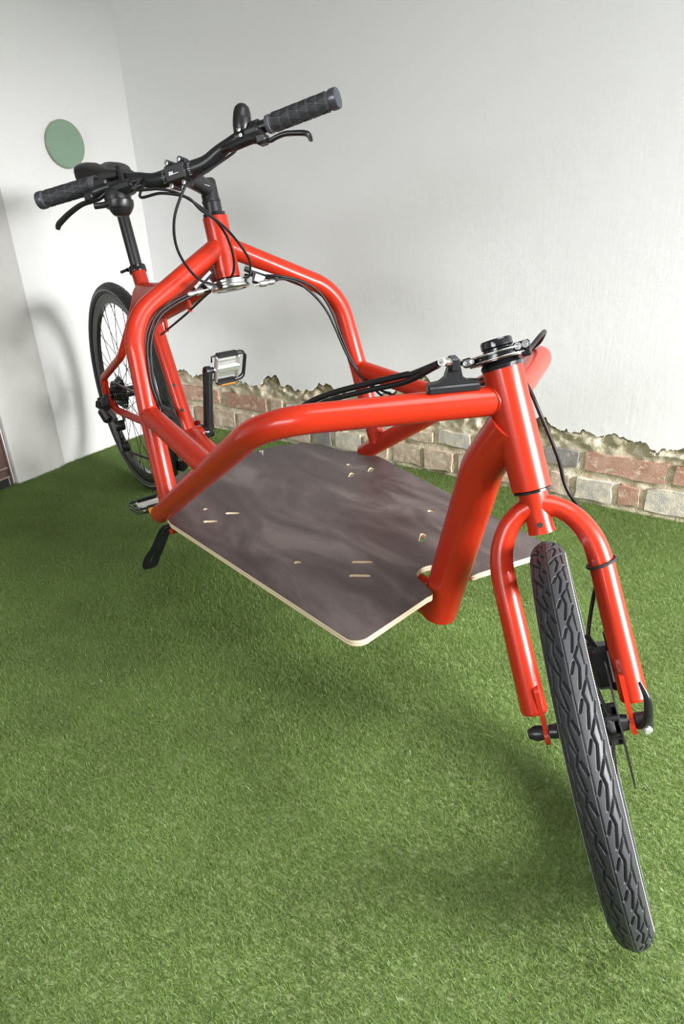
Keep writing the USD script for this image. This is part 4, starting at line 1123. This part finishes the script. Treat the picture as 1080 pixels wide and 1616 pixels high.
def cable(name, pts, r=0.0024, label=None, n=8, mat_="cable_black"):
    return obj(name, sweep(spline(pts, 8), r, n), mat_, BIKE, smooth=60, label=label)


c1 = [HB([0.122, -0.074, 0.199]), (0.63, -0.189, 0.899), (0.68, -0.165, 0.898), (0.70, -0.139, 0.890), (0.70, -0.106, 0.871), (0.68, -0.064, 0.844), (0.66, -0.031, 0.808), (0.645, -0.014, 0.765), (0.625, -0.011, 0.734), (0.60, -0.022, 0.717), (0.55, -0.030, 0.715)]
c2 = [HB([0.120, -0.074, 0.188]), (0.63, -0.181, 0.886), (0.68, -0.161, 0.891), (0.71, -0.126, 0.882), (0.71, -0.102, 0.860), (0.69, -0.061, 0.838), (0.67, -0.024, 0.811), (0.65, 0.015, 0.769), (0.64, 0.024, 0.746), (0.62, 0.026, 0.725), (0.57, 0.012, 0.715)]
c3 = [HB([0.112, 0.105, 0.203]), (0.66, 0.006, 0.957), (0.68, -0.05, 0.932), (0.72, -0.122, 0.905), (0.725, -0.137, 0.896), (0.72, -0.159, 0.853), (0.71, -0.16, 0.812), (0.70, -0.145, 0.776), (0.67, -0.106, 0.739), (0.63, -0.058, 0.721), (0.56, -0.035, 0.712)]
for q in (c1, c2, c3):
    cable("cable", q, 0.0025, "thin black cable looping down from the handlebar")
hr = [(0.648, -0.104, 0.713), (0.649, -0.123, 0.711), (0.652, -0.159, 0.700), (0.657, -0.192, 0.685), (0.664, -0.214, 0.662), (0.673, -0.229, 0.633), (0.685, -0.238, 0.594), (0.696, -0.241, 0.558), (0.704, -0.238, 0.525), (0.692, -0.236, 0.475)]
cable("cable", hr, 0.0026, "black cable along the right hoop tube")
hr2 = [(0.60, -0.05, 0.712), (0.640, -0.090, 0.712)] + [tuple(A(q) + [0.003, 0.0048, -0.0036]) for q in hr[1:]]
cable("cable", hr2, 0.0026)
hl = [(0.648, 0.06, 0.714), (0.647, 0.093, 0.717), (0.650, 0.129, 0.706), (0.659, 0.162, 0.678), (0.670, 0.186, 0.643), (0.683, 0.200, 0.601), (0.698, 0.213, 0.552), (0.709, 0.229, 0.515), (0.735, 0.243, 0.485), (0.80, 0.250, 0.470), (0.90, 0.255, 0.475), (1.03, 0.262, 0.52), (1.18, 0.235, 0.60)]
cable("cable", hl, 0.0027, "black cable along the left hoop tube")
hl2 = [(0.60, 0.03, 0.728), (0.645, 0.087, 0.723), (0.650, 0.145, 0.705), (0.658, 0.179, 0.680), (0.670, 0.199, 0.641), (0.686, 0.210, 0.589), (0.703, 0.223, 0.537), (0.716, 0.240, 0.500), (0.75, 0.248, 0.472), (0.83, 0.248, 0.455), (0.95, 0.252, 0.49), (1.10, 0.25, 0.565)]
cable("cable", hl2, 0.0027)
end_ = tc - tdir * 0.026
railp = lambda t: A([0.688, -0.265, 0.296]) * (1 - t) + A([1.193, -0.279, 0.616]) * t
back = A([-0.030, 0.034, -0.012])
k0 = [tuple(end_), (1.268, -0.088, 0.659), (1.258, -0.090, 0.657), (1.199, -0.110, 0.637), (1.139, -0.135, 0.615), (1.099, -0.155, 0.593), (1.072, -0.172, 0.565)] + [tuple(railp(t) + back) for t in (0.55, 0.40, 0.25, 0.10)]
cable("steering_sleeve", k0, 0.0044, "thick black steering cable sleeve", 10)
cable("steering_sleeve", [tuple(A(k0[0]) + [-0.006, -0.001, -0.0045])] + [tuple(A(q) + [0.003, -0.002, -0.0085]) for q in k0[2:6]] + [tuple(A(q) + [-0.008, 0.004, -0.004]) for q in k0[6:]], 0.0040, None, 10)
obj("ferrule", lathe([(0, 0), (0.0052, 0), (0.0052, 0.004), (0, 0.004)], end_ - tdir * 0.004, tdir, 14), "white_print", BIKE, label="white ferrule on the steering cable")
# loop behind the fork's head tube and the brake hose down to the caliper
cable("cable", [FT([0.03, 0.036, 0.007]), (1.33, 0.072, 0.676), (1.305, 0.125, 0.683), (1.27, 0.178, 0.676), (1.24, 0.205, 0.652), (1.20, 0.225, 0.628)], 0.0034, "black cable loop behind the front head tube")
cable("brake_hose", [(1.30, 0.06, 0.655), (1.34, 0.036, 0.655), (1.37, 0.029, 0.637), (1.39, 0.030, 0.608), (1.41, 0.050, 0.547), (1.425, 0.062, 0.495), FK([-0.024, 0.072, -0.085]), FK([-0.020, 0.066, -0.115]), FK([-0.012, 0.054, -0.145]), FK([-0.002, 0.042, -0.170]), FK([0.0, 0.0315, -0.198]), FK([0.003, 0.026, -0.215])], 0.0027, "black front brake hose")
obj("underside_hose", [sweep(spline([(0.19, -0.016, 0.556), (0.229, -0.016, 0.571), (0.366, -0.016, 0.626), (0.478, -0.016, 0.675), (0.56, -0.018, 0.708)]), 0.0028, 8)], "cable_black", BIKE, label="black hose under the top tube")
for x_, z_ in ((0.235, 0.573), (0.40, 0.641)):
    obj("hose_guide", rod((x_, -0.016, z_ - 0.004), (x_, -0.016, z_ + 0.03), 0.005, 10), "red_paint", BIKE)

# webbing strap hanging at the platform's corner, side stand under the platform
def strap():
    cr = A([0.39, 0.92, 0.0])
    ax0 = [(0.728, -0.268, 0.286), (0.684, -0.265, 0.252), (0.640, -0.269, 0.200), (0.600, -0.272, 0.160), (0.574, -0.273, 0.128)]
    off = [0.002, 0.003, 0.0045, 0.0075, 0.0070]
    c = spline([tuple(A(p) - cr * o) for p, o in zip(ax0, off)] + [(0.564, -0.273, 0.113)] + [tuple(A(p) + cr * o + A([0.004, 0, -0.002])) for p, o in zip(ax0[::-1], off[::-1])], 8)
    t = np.gradient(c, axis=0)
    t /= np.linalg.norm(t, axis=1, keepdims=True)
    w = unit([0.70, 0.50, 0.35])
    nrm = np.cross(t, w)
    nrm /= np.linalg.norm(nrm, axis=1, keepdims=True)
    hw, ht = 0.0125, 0.0016
    rings = np.stack([c - w * hw - nrm * ht, c + w * hw - nrm * ht, c + w * hw + nrm * ht, c - w * hw + nrm * ht], 1)
    n = len(c)
    i, j = np.meshgrid(np.arange(n - 1), np.arange(4), indexing="ij")
    q = np.stack([i * 4 + j, i * 4 + (j + 1) % 4, (i + 1) * 4 + (j + 1) % 4, (i + 1) * 4 + j], -1).reshape(-1, 4)
    return rings.reshape(-1, 3), np.vstack([q, [[0, 3, 2, 1]], [[4 * n - 4, 4 * n - 3, 4 * n - 2, 4 * n - 1]]])


obj("strap", strap(), "webbing", BIKE, smooth=40, label="black webbing strap hanging below the platform corner")
obj("side_stand", [sweep(spline([(0.62, 0.02, 0.262), (0.60, 0.09, 0.16), (0.585, 0.15, FLOOR + 0.012)]), 0.009, 12), cbox((0.05, 0.05, 0.03), (0.62, 0.0, 0.262), None, 0.006), cbox((0.04, 0.03, 0.012), (0.585, 0.152, FLOOR + 0.010), None, 0.004)], "black_satin", BIKE, smooth=40)
obj("platform_bolt", lathe([(0, 0), (0.006, 0), (0.006, 0.003), (0.003, 0.004), (0, 0.004)], (0.522, 0.07, 0.2982), (0, 0, 1), 16), "steel", BIKE)
